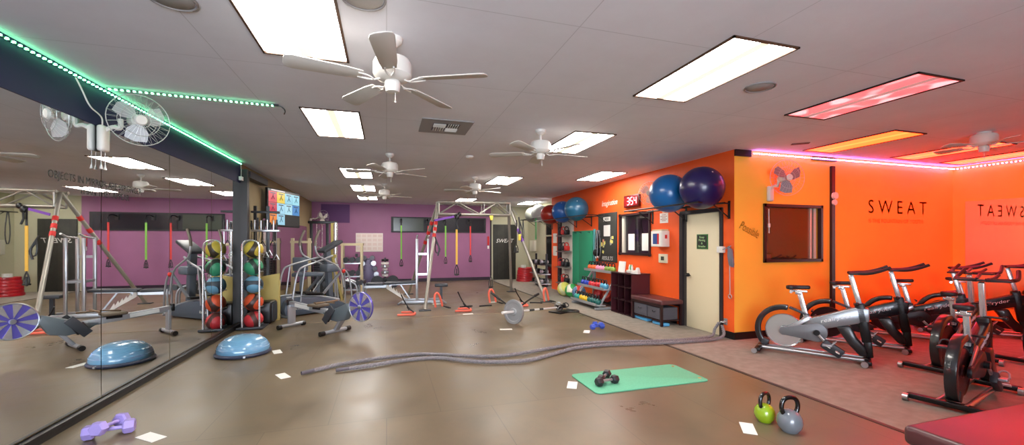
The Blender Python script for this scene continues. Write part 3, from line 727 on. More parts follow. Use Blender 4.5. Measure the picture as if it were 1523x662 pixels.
for ti, cols, nm in lay:
    tot = sum(n for _, n in cols); i = 0; x, z = TI[ti]
    for c, n in cols:
        base = None; lab = '%s kettlebells with black handles on the %s tier' % (names.get(c, c), nm)
        for k in range(n):
            y = RY1-.10-(RY1-RY0-.2)*i/(tot-1); i += 1
            L = '%s kettlebell on the %s tier of the grey rack' % (names.get(c, c), nm)
            if base is None: base = kettlebell('small_kettlebell', L, (x, y, z), .068, KB[c], BLACK, lab, PI/2)
            else: dup(base, (x, y, z), random.uniform(1.2, 1.9))
def medball(loc, r, c1, c2, label, cat='medicine ball', group=None, rot=(0, 0, 0), c3=None):
    m = bpy.data.materials.new('panelled_ball'); m.use_nodes = True; nt = m.node_tree; b = nt.nodes['Principled BSDF']; b.inputs['Roughness'].default_value = .45
    tc = nt.nodes.new('ShaderNodeTexCoord'); sp = nt.nodes.new('ShaderNodeSeparateXYZ'); nt.links.new(tc.outputs['Object'], sp.inputs[0])
    # seam pattern: a wavy band round the ball
    at = nt.nodes.new('ShaderNodeMath'); at.operation = 'ARCTAN2'; nt.links.new(sp.outputs[0], at.inputs[0]); nt.links.new(sp.outputs[1], at.inputs[1])
    m2 = nt.nodes.new('ShaderNodeMath'); m2.operation = 'MULTIPLY'; m2.inputs[1].default_value = 2; nt.links.new(at.outputs[0], m2.inputs[0])
    sn = nt.nodes.new('ShaderNodeMath'); sn.operation = 'SINE'; nt.links.new(m2.outputs[0], sn.inputs[0])
    ml = nt.nodes.new('ShaderNodeMath'); ml.operation = 'MULTIPLY_ADD'; ml.inputs[1].default_value = r*.55; nt.links.new(sn.outputs[0], ml.inputs[0]); nt.links.new(sp.outputs[2], ml.inputs[2])
    ab = nt.nodes.new('ShaderNodeMath'); ab.operation = 'ABSOLUTE'; nt.links.new(ml.outputs[0], ab.inputs[0])
    rp = nt.nodes.new('ShaderNodeValToRGB'); rp.color_ramp.interpolation = 'CONSTANT'
    dv = nt.nodes.new('ShaderNodeMath'); dv.operation = 'DIVIDE'; dv.inputs[1].default_value = r; nt.links.new(ab.outputs[0], dv.inputs[0]); nt.links.new(dv.outputs[0], rp.inputs[0])
    rp.color_ramp.elements[0].position = 0; rp.color_ramp.elements[0].color = hexc(c2)
    rp.color_ramp.elements[1].position = .34; rp.color_ramp.elements[1].color = hexc(c1)
    if c3: e = rp.color_ramp.elements.new(.30); e.color = hexc(c3)
    nt.links.new(rp.outputs[0], b.inputs['Base Color'])
    o = MB().ball((0, 0, 0), r, seg=32).build('medicine_ball', m); o.location = loc; o.rotation_euler = rot
    return tag(o, label, cat, group)
g = 'medicine balls on the floor by the green mats'
medball((4.75, 10.64, .192), .192, 'd6cf62', 'dcd9a8', 'pale yellow medicine ball on the floor, farthest of three', group=g, rot=(.3, .2, .5))
medball((4.80, 10.25, .185), .185, '35a052', 'e4e0cc', 'green and white medicine ball between the yellow and the blue ones', group=g, rot=(.2, 1.1, .2))
medball((4.83, 9.87, .18), .18, '5a82a8', 'd5413a', 'grey blue medicine ball with a red patch beside the rack', group=g, rot=(.8, .4, 1), c3='e8e2d8')
for y, l in ((8.95, 'dark red medicine ball behind the bottom tier, left one'), (8.52, 'orange red medicine ball behind the bottom tier, right one')):
    medball((4.89, y, .24), .13, 'b02428' if y > 8.7 else 'c8452c', '8e1c20', l)

# vertical ball rack by the mirror
t = thing('medicine_ball_rack', 'upright chrome medicine ball rack beside the mirror end', 'rack', (-2.26, 8.22, 0))
f = MB()
for x in (-.09, .17): f.tube([(x, -.17, .03), (x, -.17, 1.34)], .016, 10)
f.build('upright', CHROME, t)
f = MB(); f.tube([(-.09, -.17, 1.32), (-.09, -.17, 1.46), (-.04, -.17, 1.53), (.1, -.17, 1.53), (.17, -.17, 1.46), (.17, -.17, 1.32)], .014, 8, sm=2); f.build('top_hoop', CHROME, t)
f = MB(); f.box((.03, 0, .02), (.40, .40, .03), bev=.008); f.box((.03, -.2, .03), (.40, .05, .04), bev=.01); f.build('base', DGREY, t)
BR = .150
for k in range(5):
    z = .060+.306*k
    f = MB(); f.tube([(-.09, -.17, z+.02), (-.09, .09, z-.0), (-.06, .13, z), (.13, .13, z), (.17, .09, z), (.17, -.17, z+.02)], .009, 6, sm=1); f.build('cradle', STEEL, t)
cc = [('c8333a', '55302c', 'red'), ('d8542c', '40251e', 'orange'), ('6ea4c0', '2e3a44', 'light blue'), ('3f9a70', '2c3a34', 'green'), ('d8c04a', '3a2f22', 'yellow')]
hz = math.sqrt(BR**2-.13**2)
for k, (a, b_, n) in enumerate(cc):
    medball((-2.22, 8.21, 0.060+.306*k+hz+.012), BR, a, b_, '%s and black medicine ball on the upright chrome rack' % n, group='medicine balls on the chrome rack', rot=(.4+k, .3, 1.9))

# hex and round dumbbells
def dumbbell(label, loc, rz, m, hm, L=.19, r=.045, group=None, tilt=0, hexa=True):
    t = thing('dumbbell', label, 'dumbbell', loc, rz, group); t.rotation_euler = (0, tilt, rz)
    n = 6 if hexa else 20; h = L/2
    for s_ in (-1, 1):
        f = MB(); f.lathe([(0, 0), (r*.8, 0), (r, .012), (r, .055), (r*.8, .07), (0, .07)], (s_*h if s_ > 0 else -h, 0, 0), (s_, 0, 0), n); o = f.build('head', m, t)
    MB().cyl((-h, 0, 0), (h, 0, 0), .015, n=12).build('grip', hm, t)
    return t
# purple pair, bottom left; one leans on the other
PU = mat('lavender_vinyl', 'a494d6', .4)
a = dumbbell('lavender dumbbell lying flat on the floor in the bottom left corner', (-2.05, 3.96, .055), .25, PU, PU, .16, .055, 'lavender dumbbells at the bottom left')
b = dumbbell('lavender dumbbell crossed on top of the other one at the bottom left', (-2.04, 3.955, .095), 1.45, PU, PU, .16, .055, 'lavender dumbbells at the bottom left', .12)
BU = mat('blue_vinyl', '4560c8', .4)
dumbbell('blue dumbbell lying flat by the grey walkway edge', (3.47, 6.38, .048), .1, BU, BU, .12, .048, 'blue dumbbells by the walkway')
dumbbell('blue dumbbell resting across the other one by the walkway edge', (3.475, 6.375, .085), 1.6, BU, BU, .13, .048, 'blue dumbbells by the walkway', .12)
DB = mat('black_hex_rubber', '26272a', .45)
MTZ = .014
dumbbell('black hex dumbbell lying nearest the camera on the green floor mat', (2.20, 3.84, MTZ+.042), .15, DB, STEEL, .13, .046, 'black hex dumbbells on the green mat')
dumbbell('black hex dumbbell lying behind the other one on the green floor mat', (2.24, 3.97, MTZ+.042), .75, DB, STEEL, .13, .046, 'black hex dumbbells on the green mat')

# floor mat with two eyelets
t = thing('exercise_mat', 'green rounded exercise mat lying on the brown floor', 'mat', (2.655, 3.95, 0), .0)
def rrect(w, h, r, n=6):
    P = []
    for cx, cy, a0 in ((w/2-r, h/2-r, 0), (-w/2+r, h/2-r, PI/2), (-w/2+r, -h/2+r, PI), (w/2-r, -h/2+r, 1.5*PI)):
        for k in range(n+1): P.append((cx+r*math.cos(a0+PI/2*k/n), cy+r*math.sin(a0+PI/2*k/n)))
    return P
MB().prism(rrect(1.36, .62, .06), Matrix.Translation((0, 0, .007)), .012, bev=.003).build('mat', MATG, t)
for y in (-.22, .22):
    MB().ring((.62, y, .0135), .014, .004, n=16, k=6).build('eyelet', mat('eyelet_tan', 'c69a5a', .5), t)

# balance trainer dome
t = thing('balance_trainer', 'light blue half dome balance trainer on the floor by the mirror', 'balance trainer', (-1.84, 6.36, 0))
MB().lathe([(0, .0), (.30, .0), (.325, .012), (.33, .03), (.315, .05), (.0, .05)], n=48).build('platform', mat('dark_blue_rim', '2b3348', .45), t)
pr = [(.305, .05)]+[(.31*math.cos(a)**.8, .05+.21*math.sin(a)) for a in [PI/2*k/16 for k in range(1, 16)]]+[(0, .26)]
dm = MB().lathe(pr, n=48).build('dome', mat('light_blue_dome', '6c9ec0', .22, coat=.5), t)
f = MB()
for k in (1, 2, 3): f.ring((0, 0, .05+.055*k), .31*math.cos(math.asin(.055*k/.21))**.8, .0025, n=48, k=5)
f.build('rib', mat('light_blue_rib', '7fb2d6', .3), dm)
MB().cyl((.10, -.305, .03), (.105, -.335, .03), .014, n=12).build('plug', SILV, t)

# station cards on the floor
CARDS = [((-1.73, 3.84), .9, 'white card on the floor beside the lavender dumbbells'), ((-1.11, 5.17), .5, 'white card on the floor right of the blue dome, nearer the camera'), ((-1.43, 6.33), .35, 'white card on the floor touching the right of the blue dome'),
         ((1.86, 3.96), -.5, 'white card on the floor left of the green mat'), ((2.78, 2.63), -.65, 'white card on the floor beside the two kettlebells'), ((1.96, 6.82), -.2, 'white card on the floor under the barbell plate'),
         ((3.20, 6.25), -.55, 'white card on the floor beside the blue dumbbells'), ((1.16, 10.1), 0, 'white card on the floor beneath the rig, left one'), ((1.62, 8.5), 0, 'white card on the floor beside the red handles'), ((2.55, 10.0), 0, 'white card on the floor behind the orange foam handle')]
for (x, y), a, l in CARDS:
    o = MB().box((0, 0, .0025), (.10, .21, .003)).build('floor_card', PAPER); o.location = (x, y, 0); o.rotation_euler = (0, 0, a if abs(a) > .3 else a+PI/2)
    tag(o, l, 'card', 'white station cards on the floor')

# battle rope: two twisted halves from an anchor in the corner
def crom(P, n=10):
    P = [V(p) for p in P]; P = [P[0]*2-P[1]]+P+[P[-1]*2-P[-2]]; out = []
    for i in range(1, len(P)-2):
        for k in range(n):
            t_ = k/n; a, b_, c_, d_ = P[i-1:i+3]
            out.append(.5*((2*b_)+(c_-a)*t_+(2*a-5*b_+4*c_-d_)*t_*t_+(3*b_-a-3*c_+d_)*t_**3))
    return out+[P[-2]]
ROPE = mat('grey_rope', '837d80', .8, noise=(40, .15)); 
r1 = [(-.80, 5.20), (-.55, 5.36), (-.1, 5.50), (.35, 5.56), (.72, 5.42), (1.12, 5.22), (1.45, 5.16), (1.85, 5.24), (2.25, 5.36), (2.65, 5.44), (3.2, 5.40), (3.9, 5.26), (4.4, 5.22)]
r2 = [(-.42, 5.16), (-.15, 5.22), (.22, 5.32), (.62, 5.30), (.98, 5.04), (1.35, 4.90), (1.72, 4.88), (2.1, 5.05), (2.5, 5.24), (3.05, 5.27), (3.8, 5.14), (4.4, 5.10)]
t = thing('battle_rope', 'long grey twisted battle rope doubled across the floor to the corner anchor', 'rope', (0, 0, 0))
for nm, pts, tail in (('rope', r1, [(4.85, 5.28, .03), (5.0, 5.36, .12), (5.03, 5.30, .23)]), ('rope', r2, [(4.8, 5.12, .03), (4.98, 5.16, .07), (5.04, 5.26, .2)])):
    RR = .021
    c_ = crom([(x, y, RR+.008) for x, y in pts]+tail, 14)
    # resample evenly
    Q = [c_[0]]; step = .018; acc = 0
    for a, b_ in zip(c_, c_[1:]):
        L = (b_-a).length; 
        while acc+L >= step:
            u = (step-acc)/L; a = a.lerp(b_, u); L = (b_-a).length; Q.append(a.copy()); acc = 0
        acc += L
    mb = MB()
    for st_ in range(3):
        P = []
        for i, p in enumerate(Q):
            tg = (Q[min(i+1, len(Q)-1)]-Q[max(i-1, 0)]).normalized(); s_ = tg.cross(V((0, 0, 1))).normalized(); u_ = s_.cross(tg)
            ph = i*step/.11*2*PI+st_*2*PI/3
            P.append(p+(s_*math.cos(ph)+u_*math.sin(ph))*RR*.55)
        mb.tube(P, RR*.62, 6)
    ro = mb.build(nm, ROPE, t)
    d_ = (Q[0]-Q[6]).normalized()
    MB().cyl(Q[0], Q[0]+d_*.14, RR*1.02, n=10).build('grip_sleeve', mat('rope_sleeve', '5b555c', .6), ro)
t = thing('rope_anchor', 'small steel rope anchor low on the orange wall corner', 'anchor', (XR, 5.24, .25))
MB().box((-.006, 0, 0), (.012, .07, .10), bev=.003).build('plate', STEEL, t); MB().ring((-.05, 0, 0), .04, .008, axis=(0, 0, 1), n=20).build('ring', CHROME, t)
t = thing('padded_box', 'low padded vinyl bench cut off by the bottom right corner', 'bench', (3.62, .98, 0))
MB().box((0, 0, .395), (1.55, 1.30, .11), bev=.03, seg=3).build('seat_pad', mat('oxblood_vinyl', '542c2e', .35), t)
MB().box((0, 0, .18), (1.45, 1.2, .34)).build('body', mat('dark_base', '1c1416', .5), t)

# ------------------------------------------------------------------ television
tvp0, tvp1 = V((-2.40, 9.80, 0)), V((-2.00, 10.98, 0))
tvd = (tvp1-tvp0); yaw = math.atan2(tvd.y, tvd.x)      # local x runs along the screen's width, screen faces local -y
t = thing('television', 'wall mounted flat television showing coloured workout tiles', 'television', ((tvp0.x+tvp1.x)/2, (tvp0.y+tvp1.y)/2, 2.245), yaw)
W_, H_ = tvd.length, .82
MB().box((0, .02, 0), (W_, .05, H_), bev=.008).build('case', BLACK, t)
f = MB(); f.box((0, .07, 0), (.4, .06, .4)); f.bar((0, .1, 0), (-.12, .30, 0), .05, .06); f.build('wall_mount', BLKM, t)
def scr(n, h, e=1.0): return mat('screen_'+n, (.02, .02, .02), .3, emit=e, ecol=h)
sc = MB().box((0, -.0065, 0), (W_-.03, .003, H_-.04)).build('screen', scr('black', '0a0a12', .6), t)
cw, chh = (W_-.06)/4, (H_-.10)/3
cells = [(0, 0, 'd21f3c'), (0, 1, 'c81e44'), (0, 2, 'ee8830'), (1, 0, 'e6c51e'), (2, 0, '8fd0e4'), (3, 0, '9adcee'), (1, 1, 'a5d9f0'), (2, 1, 'aee0f2'), (3, 1, '3f87c8'), (1, 2, '9cd2ea')]
for i, j, h in cells:
    x = -W_/2+.03+cw*(i+.5); z = H_/2-.06-chh*(j+.5)
    tl = MB().box((x, -.0095, z), (cw-.008, .003, chh-.008)).build('tile', scr(h, h, .95), sc)
dk = scr('figure', '2a3c58', .8)
for i, j, h in cells:
    f = MB()
    x = -W_/2+.03+cw*(i+.5); z = H_/2-.06-chh*(j+.5)
    f.box((x, -.0125, z+chh*.33), (cw*.6, .002, .022)); f.bar((x-.05, -.0125, z-.06), (x+.0, -.0125, z+.02), .018, .002); f.bar((x, -.0125, z+.02), (x+.05, -.0125, z-.05), .018, .002); f.ball((x+.01, -.0125, z+.04), .018, (1, .1, 1), 10)
    f.build('figure', dk, sc)
MB().box((-.25, -.0095, H_/2-.035), (.5, .003, .03)).build('title_bar', scr('title', 'd8c8c8', .8), sc)

# ------------------------------------------------------------------ elliptical trainer
def elliptical():
    p0, p1 = V((-1.98, 9.30, 0)), V((-.88, 10.16, 0)); dd = p1-p0
    t = thing('elliptical_trainer', 'large grey elliptical trainer with long curved handles left of the rower', 'elliptical', p0, math.atan2(dd.y, dd.x))
    BODY = mat('slate_plastic', '4a5564', .35)
    # local y negative faces the camera
    prof = [(-.08, .03), (1.05, .03), (1.22, .06), (1.25, .12), (.95, .27), (.6, .35), (.2, .38), (0, .37), (-.08, .3), (-.12, .15)]
    for s_ in (-1, 1):
        b = MB().prism(prof, axes(V((1, 0, 0)), V((0, 0, 1)), V((0, -1, 0)), (0, s_*.19, 0)), .15, bev=.02).build('side_housing', BODY, t)
        MB().tube([(-.05, s_*.19, .395), (.3, s_*.19, .40), (.65, s_*.19, .365), (1.1, s_*.19, .24)], .018, 8, sm=2).build('pedal_rail', SILV, t)
        f = MB(); f.box((.50, s_*.19, .43), (.38, .14, .03), rot=(0, .1, 0), bev=.012); f.box((.50, s_*.19, .405), (.3, .05, .03), rot=(0, .1, 0)); f.build('pedal', BLKM, t)
        f = MB(); f.tube([(-.02, s_*.30, .05), (.05, s_*.30, .55), (.12, s_*.30, .92), (.22, s_*.30, 1.0), (.6, s_*.26, 1.10), (.98, s_*.12, 1.20)], .02, 10, sm=2); f.tube([(.18, s_*.30, .3), (.27, s_*.30, 1.0)], .016, 8); f.build('handrail', SILV, t)
        f = MB(); f.tube([(1.16, s_*.27, .50), (1.08, s_*.27, .95), (.72, s_*.29, 1.12), (.50, s_*.30, 1.24), (.48, s_*.30, 1.5), (.58, s_*.30, 1.74)], .019, 10, sm=2)
        ah = f.build('moving_handle', SILV, t)
        MB().tube([(.475, s_*.30, 1.42), (.49, s_*.30, 1.55), (.58, s_*.30, 1.75)], .026, 10, sm=1).build('hand_grip', mat('tan_grip', '6f665c', .7), ah)
        f = MB(); f.bar((.72, s_*.2, .40), (1.16, s_*.26, .92), .03, .045); f.build('link_arm', GREYM, t)
        MB().ball((1.14, s_*.29, .86), .045, (1, .6, 1), 14).build('joint_cap', RED, t)
        f = MB(); f.tube([(1.14, s_*.25, .90), (1.28, s_*.26, .80), (1.34, s_*.27, .45), (1.36, s_*.27, .12)], .018, 8, sm=2); f.tube([(1.22, s_*.2, .85), (1.24, s_*.2, .12)], .014, 8); f.build('front_leg', SILV, t)
    MB().bar((1.0, 0, .12), (.92, 0, 1.36), .14, .11, bev=.02).build('column', MGREY, t)
    f = MB(); f.box((.98, 0, .93), (.30, .32, .17), bev=.04); f.build('pivot_cover', MGREY, t)
    f = MB(); f.bar((.78, 0, 1.28), (1.22, 0, 1.52), .07, .30, bev=.025, up=(0, 1, 0)); f.build('console', DGREY, t)
    f = MB(); f.box((1.28, 0, .06), (.10, .62, .06), bev=.015); f.box((-.05, 0, .025), (.08, .62, .05), bev=.015); f.box((.6, 0, .05), (1.2, .1, .06)); f.build('base', GREYM, t)
    text('lettering', 'NordicTrack', WHITE, axes(V((1, 0, 0)), V((0, 0, 1)), V((0, -1, 0)), (.12, -.268, .17)), .34, .055, t)
    return t
elliptical()

# ------------------------------------------------------------------ rowing machine with round fan wheel
def rower():
    p0, p1 = V((-1.62, 8.10, 0)), V((-.36, 6.95, 0)); dd = p1-p0; L = dd.length
    t = thing('rowing_machine', 'silver rowing machine with a round blue violet flywheel at its end', 'rowing machine', p0, math.atan2(dd.y, dd.x))
    MB().bar((-.0, 0, .42), (1.02, 0, .33), .07, .09, bev=.01).build('rail', SILV, t)
    MB().bar((.16, -.037, .408), (.52, -.037, .375), .004, .06, up=(0, 0, 1)).build('rail_sticker', PAPER, t)
    f = MB(); f.box((-.02, 0, .43), (.05, .10, .12), bev=.015); f.build('end_cap', BLACK, t)
    f = MB(); f.bar((.03, 0, .40), (.03, 0, .06), .14, .04, bev=.01, up=(1, 0, 0)); rl = f.build('rear_leg', SILV, t)
    f = MB(); f.cyl((.03, -.24, .05), (.03, .24, .05), .028, n=14); rf = f.build('rear_foot', SILV, rl)
    for s_ in (-1, 1): MB().cyl((.03, s_*.2, .038), (.03, s_*.26, .038), .038, n=14).build('foot_cap', BLACK, rf)
    f = MB(); f.box((.70, 0, .435), (.28, .24, .045), bev=.02, seg=3); f.build('seat', mat('seat_tan', '6e5f4e', .6), t)
    f = MB(); f.box((.70, 0, .395), (.18, .09, .06)); f.build('seat_carriage', BLKM, t)
    f = MB(); f.prism([(.86, .33), (1.02, .36), (1.42, .52), (1.46, .42), (1.36, .24), (1.2, .20), (1.02, .22)], axes(V((1, 0, 0)), V((0, 0, 1)), V((0, -1, 0)), (0, 0, 0)), .13, bev=.02); f.build('body', mat('rower_body', '626b70', .4), t)
    for s_ in (-1, 1):
        f = MB(); f.bar((1.0, s_*.14, .20), (1.2, s_*.14, .44), .12, .025, bev=.008, up=(0, 1, 0)); fp = f.build('footplate', DGREY, t)
        MB().bar((1.02, s_*.14, .33), (1.14, s_*.14, .26), .13, .02, bev=.005, up=(0, 1, 0)).build('strap', BLACK, fp)
    f = MB(); f.bar((1.30, 0, .30), (1.12, 0, .06), .10, .05, bev=.01); f.build('front_leg', SILV, t)
    f = MB(); f.cyl((1.10, -.28, .04), (1.10, .28, .04), .03, n=14); ff = f.build('front_foot', SILV, t)
    for s_ in (-1, 1): MB().cyl((1.10, s_*.22, .038), (1.10, s_*.3, .038), .038, n=14).build('foot_cap', BLACK, ff)
    f = MB(); f.tube([(.62, -.02, .47), (.85, -.02, .50), (1.1, -.02, .50)], .012, 8); f.cyl((.90, -.22, .50), (.90, .22, .50), .014, n=10); f.build('pull_handle', mat('wood_grip', '7a6148', .5), t)
    c_ = (L-.03, 0, .475)
    HUE = mat('violet_disc', '6f68cc', .25, .5)
    MB().lathe([(0, -.03), (.225, -.03), (.235, -.015), (.235, .015), (.225, .03), (0, .03)], c_, (0, -1, 0), 48).build('flywheel_disc', HUE, t)
    f = MB()
    for k in range(8):
        a = k*PI/4+.2; b = a+PI/8
        m_ = [(.04*math.cos(a), .04*math.sin(a)), (.222*math.cos(a-.2), .222*math.sin(a-.2)), (.222*math.cos(a), .2235*math.sin(a)+.0005*math.sin(a)), (.222*math.cos(a+.2), .222*math.sin(a+.2))]
        f.prism(m_, axes(V((1, 0, 0)), V((0, 0, 1)), V((0, -1, 0)), (c_[0], -.033, c_[2])), .006)
    f.build('silver_blade', mat('silver_foil', 'dcdde6', .2, .8), t)
    f = MB(); f.ring((c_[0], -.03, c_[2]), .232, .008, axis=(0, 1, 0), n=48); f.lathe([(0, 0), (.035, 0), (.03, .02), (0, .024)], (c_[0], -.036, c_[2]), (0, -1, 0), 20); f.build('rim', STEEL, t)
rower()

# black speaker like box, khaki board, and rack behind the ball rack
t = thing('black_cabinet', 'black plastic cabinet on the floor right behind the chrome ball rack', 'cabinet', (-2.19, 8.66, 0), -.05)
MB().box((0, 0, .21), (.38, .36, .40), bev=.04, seg=3).build('body', BLACK, t)
MB().box((.193, 0, .21), (.006, .28, .32), bev=.01).build('grille', DGREY, t)
for x in (-.14, .14):
    for y in (-.13, .13): MB().cyl((x, y, 0), (x, y, .012), .02, n=10).build('foot', RUB, t)
t = thing('plyo_box', 'khaki yellow wooden box panel standing between the ball rack and elliptical', 'box', (-2.24, 8.91, 0), 0)
o_ = MB(); o_.prism([(-.27, 0), (.27, 0), (.27, .90), (-.27, .80)], axes(V((1, 0, 0)), V((0, 0, 1)), V((0, -1, 0)), (0, 0, .0)), .05, bev=.004); o_.build('front_panel', KHAKI, t)
MB().box((-.24, .06, .38), (.04, .09, .75)).build('side_brace', KHAKI, t)
MB().box((.24, .06, .38), (.04, .09, .75)).build('side_brace', KHAKI, t)
t = thing('attachment_rack', 'dark rack with hanging cable handles and bars behind the ball rack', 'rack', (-2.36, 9.13, 0), 0)
for x in (-.08, .14): MB().box((x, .0, 1.10), (.05, .05, 2.2)).build('upright', BLACK, t)
MB().box((.03, 0, .025), (.30, .16, .05)).build('base', BLACK, t)
for z in (1.72, 2.08): MB().box((.11, -.04, z), (.48, .10, .04), bev=.006).build('cross_plate', STEEL if z < 2 else DGREY, t)
random.seed(11)
for k in range(9):
    x = -.13+.054*k; z0 = 1.74
    f = MB(); h_ = random.uniform(.12, .24); f.cyl((x, -.05, z0), (x, -.05, z0+h_), .016, n=10); f.cyl((x, -.05, z0+h_*.3), (x, -.05, z0+h_*.7), .022, n=10); f.build('bar_handle', STEEL if k % 2 else BLACK, t)
for k in range(8):
    x = -.12+.06*k; L_ = random.uniform(.15, .45)
    f = MB(); f.tube([(x, -.06, 1.70), (x, -.07, 1.70-L_)], .006, 5); f.tube([(x-.0, -.07, 1.70-L_), (x-.05, -.07, 1.60-L_), (x+.05, -.07, 1.60-L_), (x, -.07, 1.70-L_)], .011, 6); f.build('cable_handle', STEEL if k % 3 else BLACK, t)

# cable tower with khaki upright, chrome post
def cable_tower(x, y):
    t = thing('cable_tower', 'tall black and khaki cable weight machine in front of the far left corner', 'weight machine', (x, y, 0), .0)
    for a in (-.30, .12): MB().box((a, .1, 1.02), (.07, .10, 2.04), bev=.005).build('upright', BLACK, t)
    MB().box((.30, .05, 1.02), (.16, .08, 2.04), bev=.005).build('upright', KHAKI, t)
    MB().box((0, .1, 2.06), (.76, .16, .07), bev=.01).build('top_beam', BLACK, t)
    f = MB()
    for k in range(14): f.box((-.09, .12, .22+.062*k), (.30, .16, .054), bev=.004)
    f.build('weight_stack', mat('stack_grey', '2b2c30', .4, .3), t)
    f = MB(); f.cyl((-.16, .12, .2), (-.16, .12, 2.02), .01, n=8); f.cyl((-.02, .12, .2), (-.02, .12, 2.02), .01, n=8); f.build('guide_rod', CHROME, t)
    f = MB(); f.tube([(-.09, .02, 1.98), (-.09, .0, 1.35)], .005, 5); f.tube([(-.2, 0, 1.30), (-.09, 0, 1.36), (.02, 0, 1.30)], .012, 8); f.build('cable_bar', STEEL, t)
    f = MB(); f.box((0, .0, .035), (.9, .1, .07), bev=.01); f.box((-.35, .0, .035), (.08, .9, .07), bev=.01); f.box((.35, .0, .035), (.08, .9, .07), bev=.01); f.build('base', DGREY, t)
    f = MB(); f.box((.02, -.30, .55), (.34, .34, .07), bev=.02); f.box((.02, -.3, .28), (.08, .08, .5)); f.build('seat', DGREY, t)
cable_tower(-1.74, 12.75)
t = thing('chrome_post', 'tall shiny chrome post standing before the khaki upright', 'post', (-1.30, 11.9, 0))
MB().cyl((0, 0, .9), (0, 0, 1.98), .055, n=20).build('sleeve', CHROME, t)
MB().cyl((0, 0, .03), (0, 0, 2.02), .03, n=16).build('pole', STEEL, t)
MB().lathe([(0, 0), (.20, 0), (.20, .03), (.04, .05), (0, .05)], n=24).build('foot', DGREY, t)
# beige rack with shelves of dumbbells
t = thing('storage_rack', 'beige framed rack with dark weights right of the cable tower', 'rack', (-.96, 12.95, 0))
for a in (-.26, .26): 
    for b in (-.2, .2): MB().box((a, b, .70), (.06, .05, 1.40)).build('upright', BEIGE, t)
MB().box((0, 0, 1.43), (.62, .46, .07)).build('top_panel', BEIGE, t)
for z in (.12, .5, .88):
    MB().box((0, 0, z), (.50, .42, .03)).build('shelf', STEEL, t)
    for k in range(3):
        f = MB(); f.cyl((-.17+.17*k, -.2, z+.10), (-.17+.17*k, .16, z+.10), .078, n=14); f.build('weight_plate', BLACK, t)
# grey padded machine behind the elliptical
t = thing('leg_machine', 'grey padded weight machine behind the elliptical trainer', 'weight machine', (-2.02, 11.1, 0), 0)
MB().box((-.0, .1, .96), (.34, .08, .34), rot=(.12, 0, 0), bev=.03).build('back_pad', MGREY, t)
MB().box((.22, -.1, .72), (.7, .34, .09), bev=.03).build('seat_pad', MGREY, t)
f = MB(); f.box((0, .2, .5), (.07, .07, 1.0)); f.box((.4, .1, .35), (.07, .07, .7)); f.box((.2, .1, .035), (.9, .08, .07)); f.box((-.1, 0, .035), (.08, .8, .07)); f.bar((0, .18, .1), (.5, -.1, .7), .05, .06); f.build('frame', GREYM, t)
f = MB(); f.bar((.58, .05, .04), (.70, .0, 1.15), .08, .06); f.bar((.95, .05, .04), (.74, .0, 1.15), .08, .06); f.box((.72, 0, 1.15), (.2, .1, .08)); f.build('arch_frame', KHAKI, t)
for z in (.3, .46): MB().cyl((.62, -.1, z), (.62, .16, z), .10, n=16).build('roller_pad', BLACK, t)
t = thing('small_rack', 'pale frame of a rack between the television and elliptical, by the dull mirror', 'rack', (-2.20, 11.95, 0), 0)
for a in (-.14, .26): MB().box((a, 0, .80), (.07, .07, 1.6)).build('upright', BEIGE, t)
MB().box((.06, 0, 1.5), (.5, .09, .06)).build('cross_bar', BEIGE, t); MB().box((.06, 0, .03), (.55, .5, .06)).build('base', DGREY, t)
f = MB(); f.tube([(.06, -.05, 1.48), (.1, -.08, 1.2), (.2, -.1, 1.0), (.05, -.1, .9)], .03, 6, sm=1); f.build('strap', BLACK, t)

# dumbbell tree
t = thing('dumbbell_tree', 'A shaped stand full of grey dumbbells against the purple wall', 'rack', (-.60, 14.9, 0))
MB().prism([(-.26, 0), (.26, 0), (.12, .95), (-.12, .95)], axes(V((1, 0, 0)), V((0, 0, 1)), V((0, -1, 0)), (0, 0, 0)), .10, bev=.01).build('a_frame', mat('violet_grey_enamel', '6c6486', .4), t)
MB().box((0, 0, .02), (.6, .5, .04)).build('base', DGREY, t)
for k in range(5):
    z = .22+.185*k; w = .31-.045*k
    for s_ in (-1, 1):
        f = MB(); x = s_*w
        for y in (-.11, .11): f.cyl((x, y-.04, z), (x, y+.04, z), .08, n=14)
        f.cyl((x, -.1, z), (x, .1, z), .016, n=8); f.box((s_*(w-.08), 0, z-.045), (.10, .1, .02))
        o = f.build('held_dumbbell', STEEL if k % 2 else mat('gunmetal', '4a474c', .35, .5), t)
t = thing('plate_tree', 'short post stacked with pale weights on black plates behind the bench', 'weight stack', (-.05, 14.3, 0))
MB().lathe([(0, 0), (.25, 0), (.25, .04), (.03, .05), (.03, .98), (0, .98)], n=24).build('post', DGREY, t)
for z, r, m_ in ((.10, .22, BLACK), (.19, .22, BLACK), (.28, .20, BLACK), (.40, .10, WHITE), (.50, .12, STEEL), (.60, .08, WHITE), (.70, .13, STEEL), (.80, .12, PAPER), (.90, .11, BLACK)):
    MB().lathe([(.03, -.035), (r, -.035), (r*1.02, 0), (r, .035), (.03, .035)], (0, 0, z), n=24).build('weight', m_, t)
for s_ in (-1, 1):
    for k in range(3):
        MB().cyl((s_*.24, -.28+.1*k, .2), (s_*.24, -.24+.1*k, .2), .2, n=20).build('leaning_plate', BLACK, t)
for x, l in ((-.95, 'black post of weights leaning left of the dumbbell tree'), ):
    t = thing('weight_bar', l, 'bar', (x, 15.2, 0)); MB().bar((-.02, 0, 0), (.08, .5, 1.15), .05, .05).build('bar', BLACK, t)
    MB().lathe([(.02, 0), (.14, 0), (.14, .06), (.02, .06)], (0, 0, .05), (0, 0, 1), 20).build('collar', STEEL, t)

